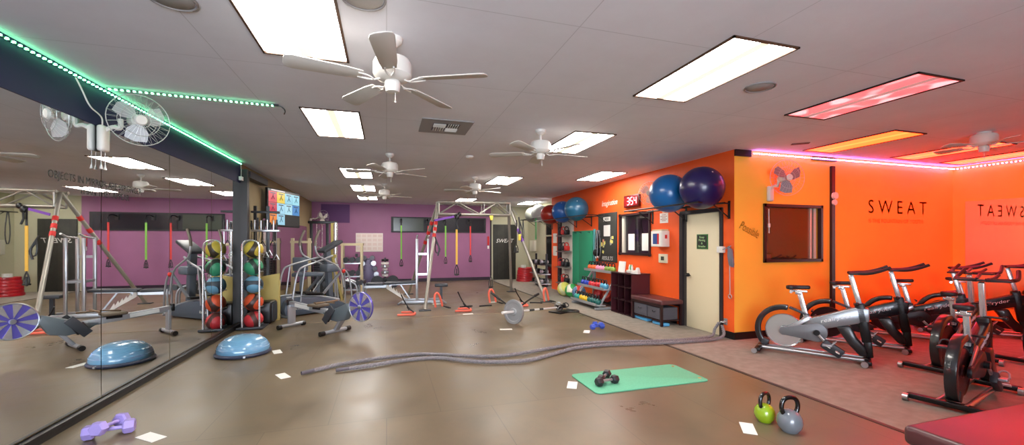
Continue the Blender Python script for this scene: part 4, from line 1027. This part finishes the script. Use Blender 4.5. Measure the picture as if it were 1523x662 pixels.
# adjustable bench
t = thing('adjustable_bench', 'long flat adjustable weight bench with a white notched strut', 'bench', (-.62, 10.72, 0), -.16); t.scale = (.88, 1, 1)
MB().box((.42, 0, .475), (.46, .28, .06), bev=.02, seg=3).build('seat_pad', DGREY, t)
MB().box((1.13, 0, .50), (.90, .28, .06), rot=(0, -.03, 0), bev=.02, seg=3).build('back_pad', DGREY, t)
f = MB(); f.bar((.10, 0, .40), (.85, 0, .42), .07, .06, up=(0, 0, 1)); f.bar((.7, 0, .42), (1.25, 0, .07), .07, .05, up=(0, 0, 1)); f.bar((.8, 0, .455), (1.5, 0, .475), .05, .04, up=(0, 0, 1)); f.build('frame', STEEL, t)
f = MB()
z = lambda x: .42-.636*(x-.7)
pts = [(.72, z(.72)+.02)]
for k in range(6):
    x = .76+.075*k; pts += [(x, z(x)+.10), (x+.06, z(x+.06)+.03)]
pts += [(1.22, z(1.22)-.02), (.72, z(.72)-.05)]
f.prism(pts, axes(V((1, 0, 0)), V((0, 0, 1)), V((0, -1, 0)), (0, -.05, 0)), .02); f.build('notched_strut', WHITE, t)
f = MB(); f.bar((1.10, 0, .44), (1.35, 0, .10), .04, .03); f.build('support_arm', STEEL, t)
f = MB(); f.tube([(-.38, -.12, .58), (-.12, -.12, .52), (-.04, -.12, .40), (-.04, -.12, .03)], .024, 10, sm=2); f.tube([(-.38, .12, .58), (-.12, .12, .52), (-.04, .12, .40), (-.04, .12, .03)], .024, 10, sm=2); f.build('leg_frame', SILV, t)
f = MB(); f.tube([(.12, -.16, .03), (.12, -.16, .5)], .022, 10); f.tube([(.12, .16, .03), (.12, .16, .5)], .022, 10); f.box((.05, 0, .02), (.5, .5, .04), bev=.01); f.build('foot_frame', SILV, t)
MB().box((1.25, 0, .025), (.07, .5, .05), bev=.01).build('foot_bar', SILV, t)
f = MB()
for x in (-.02, .08): f.cyl((x, -.16, .52), (x, .16, .52), .055, n=16)
f.build('roller', BLACK, t)

# uprights of a dip stand next to the rig's left leg
t = thing('dip_stand', 'silver upright stand with bent handles beside the left leg of the rig', 'dip stand', (.88, 10.36, 0), -.1)
for x, y in ((-.17, -.15), (.10, -.15), (-.17, .25), (.10, .25)):
    MB().box((x, y, .80), (.05, .05, 1.56), bev=.004).build('upright', STEEL, t)
f = MB(); f.box((-.035, -.15, .05), (1.0, .08, .07), bev=.01); f.box((-.035, .25, .05), (.9, .07, .07), bev=.01)
for x in (-.5, .43): f.tube([(x, -.15, .08), (x+(.1 if x > 0 else -.1), -.3, .025)], .022, 8)
f.build('base', SILV, t)
f = MB(); f.box((-.035, -.15, .72), (.32, .04, .05)); f.box((-.17, .05, .72), (.04, .4, .05)); f.box((.10, .05, .72), (.04, .4, .05)); f.build('cross_brace', STEEL, t); MB().box((-.035, .25, 1.2), (.32, .04, .05)).build('cross_brace', STEEL, t)
for x in (-.17, .10): MB().tube([(x, .25, 1.58), (x, -.12, 1.60), (x+.02, -.26, 1.66)], .02, 8, sm=1).build('handle', CHROME, t)
f = MB(); f.box((.42, .12, .42), (.32, .24, .07), bev=.02); f.box((.42, .12, .22), (.06, .06, .4)); f.build('step_pad', DGREY, t)

# ------------------------------------------------------------------ steel training rig
t = thing('training_rig', 'big galvanised steel truss rig on splayed legs hung with straps', 'rig', (0, 0, 0))
A, B_ = V((1.25, 10.55, 2.50)), V((3.16, 10.75, 2.54))
legs = [(A, V((.80, 9.20, 0))), (A, V((.60, 12.2, 0))), (B_, V((3.82, 9.66, 0))), (B_, V((3.60, 11.95, 0)))]
for top, ft in legs:
    lg = MB().cyl(ft+V((0, 0, .02)), top, .038, n=12).build('leg', mat('galvanised_steel', 'a7a39a', .4, .6), t)
    MB().box(ft+V((0, 0, .01)), (.26, .16, .02), bev=.004).build('foot_plate', DGREY, lg)
GS = _m['galvanised_steel']
for yo in (-.16, .16):
    f = MB(); P = lambda u, z: A.lerp(B_, u)+V((0, yo, z))
    f.cyl(P(-.02, 0), P(1.0, 0), .028, n=10); f.build('top_chord', GS, t)
    f = MB(); f.cyl(P(.0, -.30), P(1.0, -.32), .030, n=10); f.build('bottom_chord', GS, t)
    f = MB()
    for a, b in ((0, .25), (.25, .55), (.55, .8), (.8, 1)):
        up = (a in (0, .55)); f.cyl(P(a, -.3 if up else 0), P(b, 0 if up else -.3), .018, n=8)
    f.cyl(P(.62, 0), P(.62, -.3), .016, n=8); f.cyl(P(1, 0), P(1, -.32), .02, n=8); f.cyl(P(.0, 0), P(0, -.3), .02, n=8); f.build('web_brace', GS, t)
f = MB()
for u in (0, .33, .66, 1): f.cyl(A.lerp(B_, u)+V((0, -.16, 0)), A.lerp(B_, u)+V((0, .16, 0)), .018, n=8)
f.build('cross_tie', GS, t)
f = MB(); f.cyl(A.lerp(B_, 1)+V((0, 0, 0)), A.lerp(B_, 1)+V((.25, 0, -.3)), .014, n=8); f.build('gusset', GS, t)
# red tape on the left legs
REDT = mat('red_tape', 'd8302e', .6)
for li, us in ((0, (.66, .72, .78)), (1, (.6, .7, .8))):
    for u in us:
        top, ft = legs[li]; p = ft.lerp(top, u); d_ = (top-ft).normalized()
        MB().cyl(p-d_*.05, p+d_*.05, .047, n=12).build('red_tape', REDT, t)
for u in (.62, .7):
    top, ft = legs[2]; p = ft.lerp(top, u); d_ = (top-ft).normalized(); MB().cyl(p-d_*.07, p+d_*.07, .046, n=12).build('violet_tape', PURPS, t)

def strap(label, top, z1, m, w=.032, lead=.10, handle=True, grp='suspension straps', zh=.28, cat='strap', top2=None):
    x, y, z = top; t = thing('suspension_strap', label, cat, (x, y, 0), 0, grp)
    f = MB(); f.ring((0, -.0, z-.0), .03, .008, axis=(1, 0, 0), n=14); f.cyl((0, 0, z-.03), (0, 0, z-lead), .018, n=8); f.build('carabiner', BLKM, t)
    MB().box((0, 0, (z-lead+z1)/2), (w, .012, z-lead-z1)).build('webbing', m, t)
    if handle:
        f = MB()
        for s_ in (-.04, .04): f.tube([(0, s_*.2, z1), (s_, s_*.4, z1-zh*.3), (s_*1.5, s_*.4, z1-zh*.75), (-s_*0, s_*.4, z1-zh), (-s_*.0, s_*.2, z1-zh*.35)], .012, 6, sm=1)
        f.cyl((-.06, 0, z1-zh*.85), (.06, 0, z1-zh*.85), .018, n=10); f.build('handle', BLACK, t)
    return t
# brackets on the back wall and the bands that hang from them
for x, z1, m_, l in ((.51, .88, mat('lime_band', '7fbf4a', .6), 'lime green band on the purple wall, leftmost'), (1.47, .95, mat('red_band', 'd8403c', .6), 'red band on the purple wall seen left of the rig leg'),
                 (2.11, .95, mat('lime_band', '7fbf4a', .6), 'lime green band on the purple wall behind the yellow strap'), (3.05, 1.0, mat('red_band', 'd8403c', .6), 'red band on the purple wall, rightmost')):
    k_ = thing('wall_bracket', 'curved black bracket on the purple wall holding the '+l.split(' on the')[0]+(' leftmost' if x < 1 else ' at the left leg' if x < 2 else ' in the middle' if x < 3 else ' at the right'), 'bracket', (x, YB-.05, 0), 0, 'black strap brackets on the purple wall')
    MB().box((-.0, .0, 2.28), (.10, .06, .16)).build('plate', BLACK, k_)
    MB().tube([(0, .0, 2.30), (0, -.25, 2.36), (0, -.42, 2.32), (0, -.44, 2.26)], .02, 8, sm=2).build('arm', BLACK, k_)
    strap(l, (x, YB-.49, 2.24), z1, m_, .05, .14, grp='bands on the purple wall')
strap('yellow suspension strap with two handles hanging from the rig', (1.70, 10.44, 2.17), .93, mat('yellow_band', 'e6b84a', .6), .05, .35, zh=.30)
strap('black suspension strap with a long handle hanging from the rig, right of the yellow one', (2.60, 10.48, 2.17), .62, BLACK, .04, .10, zh=.35)
strap('short yellow and black strap on the right leg top of the rig', (3.28, 10.42, 2.05), 1.45, BLACK, .03, .05, zh=.25)
MB_ = MB(); MB_.prism([(-.05, .06), (.05, .06), (.03, -.06), (-.03, -.06)], onY(0, 0, 0), .03, bev=.005); o = MB_.build('yellow_tag', YEL); o.location = (2.58, 10.34, 2.12)
tag(o, 'small yellow tag clipped to the rig chord above the black strap', 'tag')
t = thing('suspension_strap', 'black and yellow grips bundled on the right apex of the rig', 'strap', (3.30, 10.28, 0), 0, 'suspension straps')
f = MB(); f.tube([(0, 0, 2.15), (.02, -.05, 1.9), (-.02, -.08, 1.7), (.04, -.08, 1.55)], .02, 6, sm=1); f.tube([(0, 0, 2.1), (.08, -.05, 1.85), (.1, -.05, 1.6)], .014, 6, sm=1); f.build('webbing', BLACK, t)
f = MB(); f.box((0, -.08, 1.62), (.07, .04, .16), bev=.01); f.build('pouch', YEL, t)
t = thing('suspension_strap', 'violet strap running from the rig leg to the bundle of black buckles', 'strap', (0, 0, 0), 0, 'suspension straps')
f = MB(); f.bar((1.10, 10.04, 2.02), (1.62, 10.36, 2.14), .012, .05); f.build('webbing', PURPS, t)
f = MB(); f.ball((1.70, 10.36, 2.13), .055, (1, .6, 1.3), 12); f.ball((1.76, 10.36, 2.20), .05, (1, .6, 1.2), 12); f.tube([(1.70, 10.36, 2.1), (1.68, 10.34, 1.95), (1.72, 10.34, 1.84)], .02, 6); f.ring((1.66, 10.34, 2.16), .03, .007, axis=(0, 1, 0), n=12); f.build('buckle', BLACK, t)
t = thing('suspension_strap', 'black grips hanging on the near left leg of the rig', 'strap', (1.06, 9.75, 0), 0, 'suspension straps')
f = MB(); f.tube([(.02, 0, 1.62), (.08, -.05, 1.45), (.14, -.05, 1.30), (.05, -.05, 1.22), (.01, -.05, 1.35), (.05, -.02, 1.55)], .014, 6, sm=1); f.tube([(.05, -.02, 1.5), (.12, -.05, 1.36), (.08, -.05, 1.18)], .018, 6, sm=1); f.build('webbing', BLACK, t)
t = thing('wall_grip', 'small red and white grip fixed on the edge of the purple wall', 'wall grip', (3.86, YB-.02, 1.45))  # a handle-like grip on the wall, no switch
MB().box((0, 0, .1), (.07, .04, .35), bev=.01).build('grip', RED, t); MB().box((0, 0, -.16), (.07, .04, .12), bev=.01).build('tip', PAPER, t)

# floor handles: bent coral foam grips on black cords
def floor_handle(x, y, rz, label, up=False):
    t = thing('resistance_tube', label, 'resistance tube', (x, y, 0), rz, 'coral foam handles with black cords')
    f = MB()
    if not up: f.tube([(-.22, -.12, .03), (.06, -.12, .03), (.12, -.10, .03), (.12, .04, .04), (.06, .08, .05), (-.16, .08, .05)], .022, 10, sm=2)
    else: f.tube([(-.06, 0, .05), (-.10, 0, .28), (-.05, 0, .38), (.02, 0, .34), (.08, 0, .16), (.10, 0, .06)], .024, 10, sm=2)
    f.build('foam_grip', CORAL, t)
    f = MB()
    if not up: f.tube([(.10, .04, .05), (.0, .05, .12), (-.1, .06, .28), (-.16, .06, .42)], .013, 8, sm=1)
    else: f.tube([(.10, 0, .07), (.2, -.02, .03), (.26, -.10, .02)], .012, 8, sm=1)
    f.cyl((.0, .06, .10) if not up else (.18, -.01, .04), (-.04, .06, .17) if not up else (.24, -.07, .022), .018, n=8)
    f.build('cord', BLACK, t); return t
floor_handle(.44, 8.72, -.1, 'coral foam handle on a grey cord, leftmost, below the bench')
floor_handle(1.10, 9.30, .3, 'coral foam handle standing against the left leg of the rig', True)
floor_handle(1.63, 8.85, -.15, 'coral foam handle beside two white cards, in the middle of the floor')
floor_handle(2.42, 9.62, .2, 'coral foam handle standing on the floor behind the barbell', True)
floor_handle(3.02, 9.15, -.1, 'coral foam handle lying behind the barbell plate')
floor_handle(3.74, 9.46, .5, 'coral foam handle wrapped at the right leg of the rig', True)
for (a, b, l) in (((1.6, 9.35), (1.9, 9.42), 'left'), ((2.05, 9.35), (2.35, 9.38), 'middle'), ((3.35, 9.55), (3.62, 9.40), 'right')):
    t = thing('rubber_tube', 'black rubber tube lying on the floor under the rig, '+l+' one', 'tube', (0, 0, 0), 0, 'black rubber tubes under the rig')
    MB().tube([(a[0], a[1], .02), ((a[0]+b[0])/2, (a[1]+b[1])/2+.03, .02), (b[0], b[1], .02)], .016, 8).build('tube', BLACK, t)

# barbell with plates on a floor pivot
t = thing('barbell', 'barbell lying on the floor with a grey plate and two black upright handles', 'barbell', (0, 0, 0))
e0, e1 = V((2.02, 7.12, .235)), V((3.42, 8.05, .12)); dn = (e1-e0).normalized()
BARM = mat('bar_steel', 'ecebe8', .35, .15)
MB().cyl(e0-dn*.06, e0+dn*.30, .026, n=14).build('sleeve', BARM, t)
MB().cyl(e0+dn*.34, e1, .020, n=12).build('bar', BARM, t)
for a, b in ((.72, .88), (1.05, 1.18)): MB().cyl(e0+dn*a, e0+dn*b, .0215, n=12).build('knurling', mat('knurl', '45484a', .5, .5), t)
pl = MB().lathe([(.027, -.02), (.06, -.025), (.075, -.012), (.165, -.012), (.18, -.024), (.222, -.024), (.228, 0), (.222, .024), (.18, .024), (.165, .012), (.075, .012), (.06, .025), (.024, .02)], e0+dn*.26, dn, 40)
pl.build('weight_plate', mat('plate_grey', '9c9c9e', .45, .2), t)
MB().lathe([(.02, 0), (.04, 0), (.04, .05), (.02, .05)], e0+dn*.30, dn, 16).build('collar', STEEL, t)
f = MB(); c_ = e0+dn*.30; f.tube([c_, c_+V((-.10, .62, .14)), c_+V((-.17, 1.02, .22))], .018, 8, sm=1); f.cyl(c_+V((-.11, .66, .145)), c_+V((-.18, 1.06, .225)), .026, n=10); f.build('upright_handle', BLACK, t)
f = MB(); f.tube([c_, c_+V((.22, .20, .10)), c_+V((.42, .42, .15)), c_+V((.70, .72, .20))], .018, 8, sm=1); f.cyl(c_+V((.62, .64, .188)), c_+V((.74, .76, .21)), .026, n=10); f.build('upright_handle', BLACK, t)
t = thing('floor_pivot', 'tangle of black and steel clips at the barbell end by the walkway', 'pivot', (3.56, 8.15, 0))
MB().box((0, 0, .015), (.42, .34, .03), rot=(0, 0, .5), bev=.01).build('base_plate', BLACK, t)
f = MB(); f.cyl((-.12, -.08, .12), (.10, .06, .12), .045, n=14); f.build('socket', BLKM, t)
random.seed(4)
for k in range(6):
    x, y = random.uniform(-.12, .18), random.uniform(-.1, .14)
    MB().ring((x, y, .10+.03*(k % 3)), .05, .011, axis=(random.uniform(-1, 1), random.uniform(-1, 1), .4), n=16).build('clip', STEEL if k % 2 else BLACK, t)
MB().tube([(.1, -.12, .02), (.36, -.16, .02), (.42, -.0, .02), (.34, .14, .02), (.1, .16, .02)], .012, 6, sm=2).build('cord', BLACK, t)

# red plates stacked in the far right corner, black weights beside
for k in range(6):
    t = thing('bumper_plate', 'red rubber plate in the far stack, %s' % ['at the bottom', 'second from the bottom', 'third from the bottom', 'third from the top', 'second from the top', 'topmost with white edge'][k], 'weight plate', (5.08+.01*(k % 2), 15.05, .088*k+.0005), 0, 'red plates stacked in the far corner')
    r_ = .34-.012*k
    MB().lathe([(.03, 0), (r_*.55, .004), (r_*.6, .015), (r_*.86, .015), (r_*.9, 0), (r_*.97, 0), (r_, .04), (r_*.97, .084), (r_*.9, .084), (r_*.86, .07), (r_*.6, .07), (r_*.55, .08), (.03, .084)], n=36).build('plate', mat('plate_red', 'b3141f', .35, coat=.3), t)
    MB().lathe([(.012, .0), (.03, .0), (.03, .086), (.012, .086)], n=16).build('hub', STEEL, t)
t = thing('small_weights', 'white rings on top of the stack of red plates', 'weights', (4.96, 14.88, .532))
for k in range(2): MB().lathe([(.03, .05*k), (.1, .05*k), (.1, .05*k+.045), (.03, .05*k+.045)], n=20).build('ring_weight', WHITE, t)
t = thing('wall_box', 'white electrical box on the pale alcove wall', 'electrical box', (5.55, 15.3, 1.35))
MB().box((-.05, 0, 0), (.10, .5, .42), bev=.008).build('case', mat('box_cream', 'd6d4c4', .5), t)
MB().box((-.102, 0, 0), (.006, .42, .34), bev=.002).build('cover', mat('box_cream', 'd6d4c4', .5), t)
t = thing('plate_rack', 'black and silver weight rack in the alcove behind the orange wall end', 'rack', (5.05, 13.35, 0))
for y in (-.5, .5): MB().box((.05, y, .55), (.06, .06, 1.1)).build('upright', BLACK, t)
for z in (.10, .42, .74):
    MB().box((0, 0, z), (.34, 1.1, .03)).build('shelf', STEEL if z < .5 else BLACK, t)
    for k in range(4):
        f = MB(); y = -.4+.26*k
        for s_ in (-.09, .09): f.cyl((s_-.04, y, z+.085), (s_+.04, y, z+.085), .068, n=12)
        f.cyl((-.09, y, z+.085), (.09, y, z+.085), .016, n=8); f.build('held_dumbbell', BLACK if k % 2 else STEEL, t)
t = thing('notice_board', 'white poster sheet on the purple back wall', 'poster', (-.60, YB-.002, 1.485))
MB().box((0, -.008, 0), (.94, .016, .68), bev=.002).build('panel', mat('poster_white', 'e9dcd6', .6), t)
f = MB(); random.seed(9)
for i in range(5):
    for j in range(4): f.box((-.37+.185*i, -.0175, .24-.155*j), (.14, .002, .10))
f.build('print', mat('poster_print', 'e0cbc4', .7), t)
t = thing('wall_phone', 'small dark object on the wall under the white poster', 'outlet', (-1.04, YB, 1.02)); MB().box((0, -.01, 0), (.09, .02, .12), bev=.003).build('plate', DGREY, t)
tag(MB().box((-1.75, YB-.006, 2.52), (.95, .008, .66)).build('dark_patch', mat('patch_purple', '5b2f66', .6)), 'darker purple patch high in the far left corner', 'paint patch')  # flat rectangle of darker purple, upper left of the back wall
t = thing('wall_pulley', 'small white pulley on the dark maroon strip of the yellow wall', 'pulley', (7.13, YC-.042, 2.22))
MB().lathe([(.0, 0), (.055, 0), (.055, .012), (.045, .02), (.055, .028), (.055, .04), (0, .04)], (0, 0, .05), (0, -1, 0), 20).build('wheel', WHITE, t)
MB().lathe([(.0, 0), (.045, 0), (.045, .03), (0, .03)], (.0, 0, -.06), (0, -1, 0), 20).build('wheel', WHITE, t)
MB().box((0, -.01, 0), (.03, .02, .22), bev=.004).build('bracket', SILV, t)
# office desk with monitor behind the yellow wall's window
t = thing('office_desk', 'dark desk inside the office behind the window', 'desk', (6.35, 5.75, 0))
MB().box((0, 0, 1.02), (1.3, .6, .03)).build('top', MAROON, t)
for x in (-.6, .6): MB().box((x, 0, .505), (.04, .55, 1.0)).build('side_panel', MAROON, t)
MB().box((0, .28, .6), (1.16, .02, .8)).build('back_panel', MAROON, t)
t = thing('monitor', 'small square screen on the desk behind the window of the yellow wall', 'monitor', (6.32, 5.62, 1.035), .1)
MB().box((0, 0, .16), (.30, .03, .24), bev=.005).build('case', BLACK, t); MB().box((0, -.016, .16), (.24, .003, .18)).build('screen', mat('pink_grey_screen', '8a6a70', .3), t); MB().box((0, .02, .025), (.14, .12, .05), bev=.01).build('stand', BLACK, t)
t = thing('paper_cup', 'small pale cup on the desk behind the window of the yellow wall', 'cup', (6.75, 5.56, 1.035))
MB().lathe([(0, 0), (.04, 0), (.05, .14), (.044, .14), (.036, .01), (0, .01)], n=20).build('cup', PAPER, t)

# ------------------------------------------------------------------ spin bikes
def bike(label, loc, rz, dark):
    t = thing('spin_bike', label, 'spin bike', loc, rz, 'spin bikes')
    FR = mat('bike_black_frame', '16161c', .25, .2, coat=.4) if dark else mat('bike_silver_frame', '8f9498', .3, .6)
    GD = mat('bike_black_guard', '1b1a20', .35) if dark else mat('bike_grey_guard', '6e7074', .4, .2)
    FL = mat('bike_dark_flywheel', '3a2024', .3, .6) if dark else mat('bike_bright_flywheel', 'd5dade', .22, .85)
    FE = mat('bike_fender', '17181d', .3, .1, coat=.5)
    TX = mat('bike_lettering_light', 'c9cbd0', .4) if dark else mat('bike_lettering_white', 'f2f2f2', .4)
    ax = axes(V((1, 0, 0)), V((0, 0, 1)), V((0, -1, 0)), (0, 0, 0))
    for s_ in (-1, 1): MB().tube([(-.56, s_*.09, .055), (.60, s_*.09, .055)], .024, 10).build('base_rail', STEEL, t)
    for x, w in ((-.54, .30), (.60, .24)):
        cb = MB().box((x, 0, .05), (.07, 2*w, .05), bev=.012).build('cross_foot', BLKM, t)
        for s_ in (-1, 1): MB().cyl((x-.035, s_*w-.02, .035), (x-.035, s_*w+.02, .035), .034, n=14).build('foot_wheel', STEEL, cb)
    # flywheel and rear fender
    c_ = V((-.26, 0, .305))
    MB().lathe([(0, -.012), (.05, -.022), (.06, -.012), (.21, -.012), (.22, -.02), (.225, 0), (.22, .02), (.21, .012), (.06, .012), (.05, .022), (0, .012)], c_, (0, -1, 0), 44).build('flywheel', FL, t)
    P = []
    R0, R1 = .275, .345
    for k in range(25):
        a = math.radians(232-150*k/24); P.append((c_.x+.0+R1*math.cos(a), c_.z+R1*1.0*math.sin(a)-.0))
    for k in range(24, -1, -1):
        a = math.radians(232-150*k/24); P.append((c_.x+R0*math.cos(a), c_.z+R0*math.sin(a)))
    P = [(x, max(z, .07)) for x, z in P]
    MB().prism(P, ax, .085, bev=.012).build('fender', FE, t)
    MB().bar((-.20, 0, .62), (.02, 0, .53), .07, .03, bev=.006).build('fender_stay', DGREY, t); MB().bar((-.5, 0, .08), (-.46, 0, .16), .1, .08, bev=.01).build('fender_foot', DGREY, t)
    # chain guard
    for s_ in (-1, 1):
        g_ = []
        for k in range(13): a = math.radians(70+220*k/12); g_.append((-.26+.055*math.cos(a), .305+.055*math.sin(a)))
        for k in range(13): a = math.radians(-85+170*k/12); g_.append((.09+.125*math.cos(a), .33+.125*math.sin(a)))
        mx = ax.copy(); mx.translation = (0, s_*.062, 0)
        MB().prism(g_, mx, .035, bev=.008).build('chain_guard', GD, t)
        f = MB(); f.bar((-.26, s_*.05, .305), (.02, s_*.05, .50), .02, .05, bev=.005); f.build('stay', STEEL, t)
        # crank and pedal
        ca = math.radians(-50 if s_ < 0 else 130); pe = V((.10+.17*math.cos(ca), s_*.115, .33+.17*math.sin(ca)))
        cr = MB().bar((.10, s_*.10, .33), pe, .022, .03, bev=.006).build('crank', STEEL, t)
        f = MB(); f.box(pe+V((0, s_*.055, 0)), (.10, .09, .025), bev=.006); f.tube([pe+V((.04, s_*.02, .01)), pe+V((.09, s_*.03, .06)), pe+V((.09, s_*.09, .06)), pe+V((.04, s_*.10, .01))], .008, 6, sm=1); f.build('pedal', SILV if s_ < 0 else DGREY, cr)
    MB().cyl((.10, -.12, .33), (.10, .12, .33), .035, n=18).build('crank_hub', BLKM, t)
    # main beam
    poly = [(-.02, .38), (.12, .36), (.62, .52), (.62, .68), (.50, .69), (.02, .50), (-.04, .46)]
    MB().prism(poly, ax, .10, bev=.015).build('main_beam', FR, t)
    for s_ in (-1, 1):
        u = V((.36, 0, .125)).normalized()
        xa = u if s_ < 0 else -u; za = V((0, s_, 0)); ya = za.cross(xa)
        text('lettering', 'realryder', TX, axes(xa, ya, za, (.30, s_*.051, .525)), .34, .062, t, shear=.2)
    f = MB(); f.bar((-.04, 0, .42), (.03, 0, .52), .08, .11, bev=.01); f.build('seat_lug', FR, t)
    f = MB(); f.bar((.01, 0, .40), (-.09, 0, .83), .045, .06, bev=.008); f.build('seat_post', CHROME, t)
    f = MB(); f.box((-.10, 0, .845), (.20, .05, .03), bev=.008); f.box((-.10, 0, .82), (.07, .06, .04), bev=.008); f.cyl((-.18, -.05, .83), (-.18, .05, .83), .018, n=10); f.build('seat_slider', CHROME, t)
    sp_ = [(-.14, -.0), (-.135, .05), (-.10, .075), (-.06, .07), (-.01, .035), (.05, .022), (.12, .018), (.135, 0), (.12, -.018), (.05, -.022), (-.01, -.035), (-.06, -.07), (-.10, -.075), (-.135, -.05)]
    MB().prism(sp_, Matrix.Translation((-.10, 0, .895)) @ Matrix.Rotation(-.05, 4, 'Y'), .05, bev=.016).build('saddle', mat('saddle_black', '1c1216', .5), t)
    MB().cyl((.05, -.10, .60), (.05, .05, .60), .012, n=8).build('adjuster', BLKM, t)
    # steering column
    f = MB(); f.bar((.60, 0, .26), (.52, 0, .74), .10, .10, bev=.02); f.bar((.60, 0, .30), (.62, 0, .08), .09, .08, bev=.015); f.build('head_tube', BLKM, t)
    f = MB(); f.bar((.53, 0, .70), (.44, 0, 1.09), .045, .055, bev=.008); f.build('handlebar_post', CHROME, t)
    f = MB(); f.cyl((.50, -.14, .74), (.50, .0, .74), .01, n=8); f.ball((.50, -.15, .74), .022, seg=12); f.build('adjuster_knob', BLACK, t)
    f = MB()
    for s_ in (-1, 1):
        f.tube([(.42, s_*.03, 1.115), (.50, s_*.19, 1.115), (.60, s_*.215, 1.12), (.70, s_*.205, 1.15), (.80, s_*.19, 1.20)], .018, 8, sm=2)
        f.tube([(.47, s_*.04, 1.12), (.62, s_*.06, 1.125), (.74, s_*.065, 1.155)], .016, 8, sm=1)
    f.box((.47, 0, 1.11), (.10, .40, .022), bev=.008); f.build('handlebar', mat('handlebar_black', '1a1215', .5), t)
    # front shroud and pedal cage like bottle
    poly = [(.30, .42), (.44, .45), (.50, .30), (.58, .20), (.60, .10), (.52, .10), (.42, .22)]
    MB().prism(poly, ax, .17, bev=.02).build('front_shroud', mat('shroud_black', '131418', .35, coat=.3), t)
    f = MB(); f.bar((.16, -.13, .22), (.36, -.13, .09), .12, .06, bev=.02, up=(0, 1, 0)); b_ = f.build('pedal_shoe_cage', DGREY, t)
    f = MB(); f.bar((.20, -.165, .20), (.24, -.165, .172), .01, .10, up=(0, 1, 0)); f.bar((.29, -.165, .14), (.33, -.165, .115), .01, .10, up=(0, 1, 0)); f.build('strap', PAPER, b_)
    return t
hd = math.atan2(-.82, .57)
bs = bike('silver spin bike with a bright flywheel, nearest the yellow wall corner', (5.33, 4.10, 0), hd, False)
bd = bike('black spin bike in the back row, second from the yellow wall corner', (6.48, 4.35, 0), hd, True)
dup(bd, (7.8, 4.35, 0), hd, 'black spin bike in the back row, third from the yellow wall corner')
dup(bd, (9.1, 4.33, 0), hd, 'black spin bike in the back row, fourth and farthest right')
dup(bd, (5.34, 2.52, 0), .25, 'black and red lit spin bike, nearest the camera at the right edge')
dup(bd, (6.52, 3.20, 0), .18, 'black spin bike right behind the nearest one at the right edge')
dup(bd, (8.0, 3.0, 0), .05, 'black spin bike at the right edge, in front of the far right mirror')

# ------------------------------------------------------------------ daylight through the added rear opening, and view
w = bpy.data.worlds.new('fill_daylight'); S.world = w; w.use_nodes = True
bg = w.node_tree.nodes['Background']; bg.inputs['Color'].default_value = (.80, .87, 1, 1); bg.inputs['Strength'].default_value = 23  # uniform sky, strength tuned as fill for the room
la = bpy.data.lights.new('fill_portal', 'AREA'); la.shape = 'RECTANGLE'; la.size = 1.4-XL; la.size_y = 2.6; la.cycles.is_portal = True  # sampling portal over the added opening
lo = bpy.data.objects.new('fill_portal', la); C.objects.link(lo); lo.location = ((XL+1.4)/2, YR-.0, 1.55); lo.rotation_euler = (PI/2, 0, 0)
S.view_settings.view_transform = 'Standard'; S.view_settings.look = 'None'; S.view_settings.gamma = 1; S.view_settings.use_curve_mapping = False
S.view_settings.exposure = 0
S.cycles.use_denoising = True
S.cycles.max_bounces = 8; S.cycles.diffuse_bounces = 5; S.cycles.glossy_bounces = 4; S.cycles.transparent_max_bounces = 12
S.cycles.sample_clamp_indirect = 8
S.cycles.caustics_reflective = False; S.cycles.caustics_refractive = False
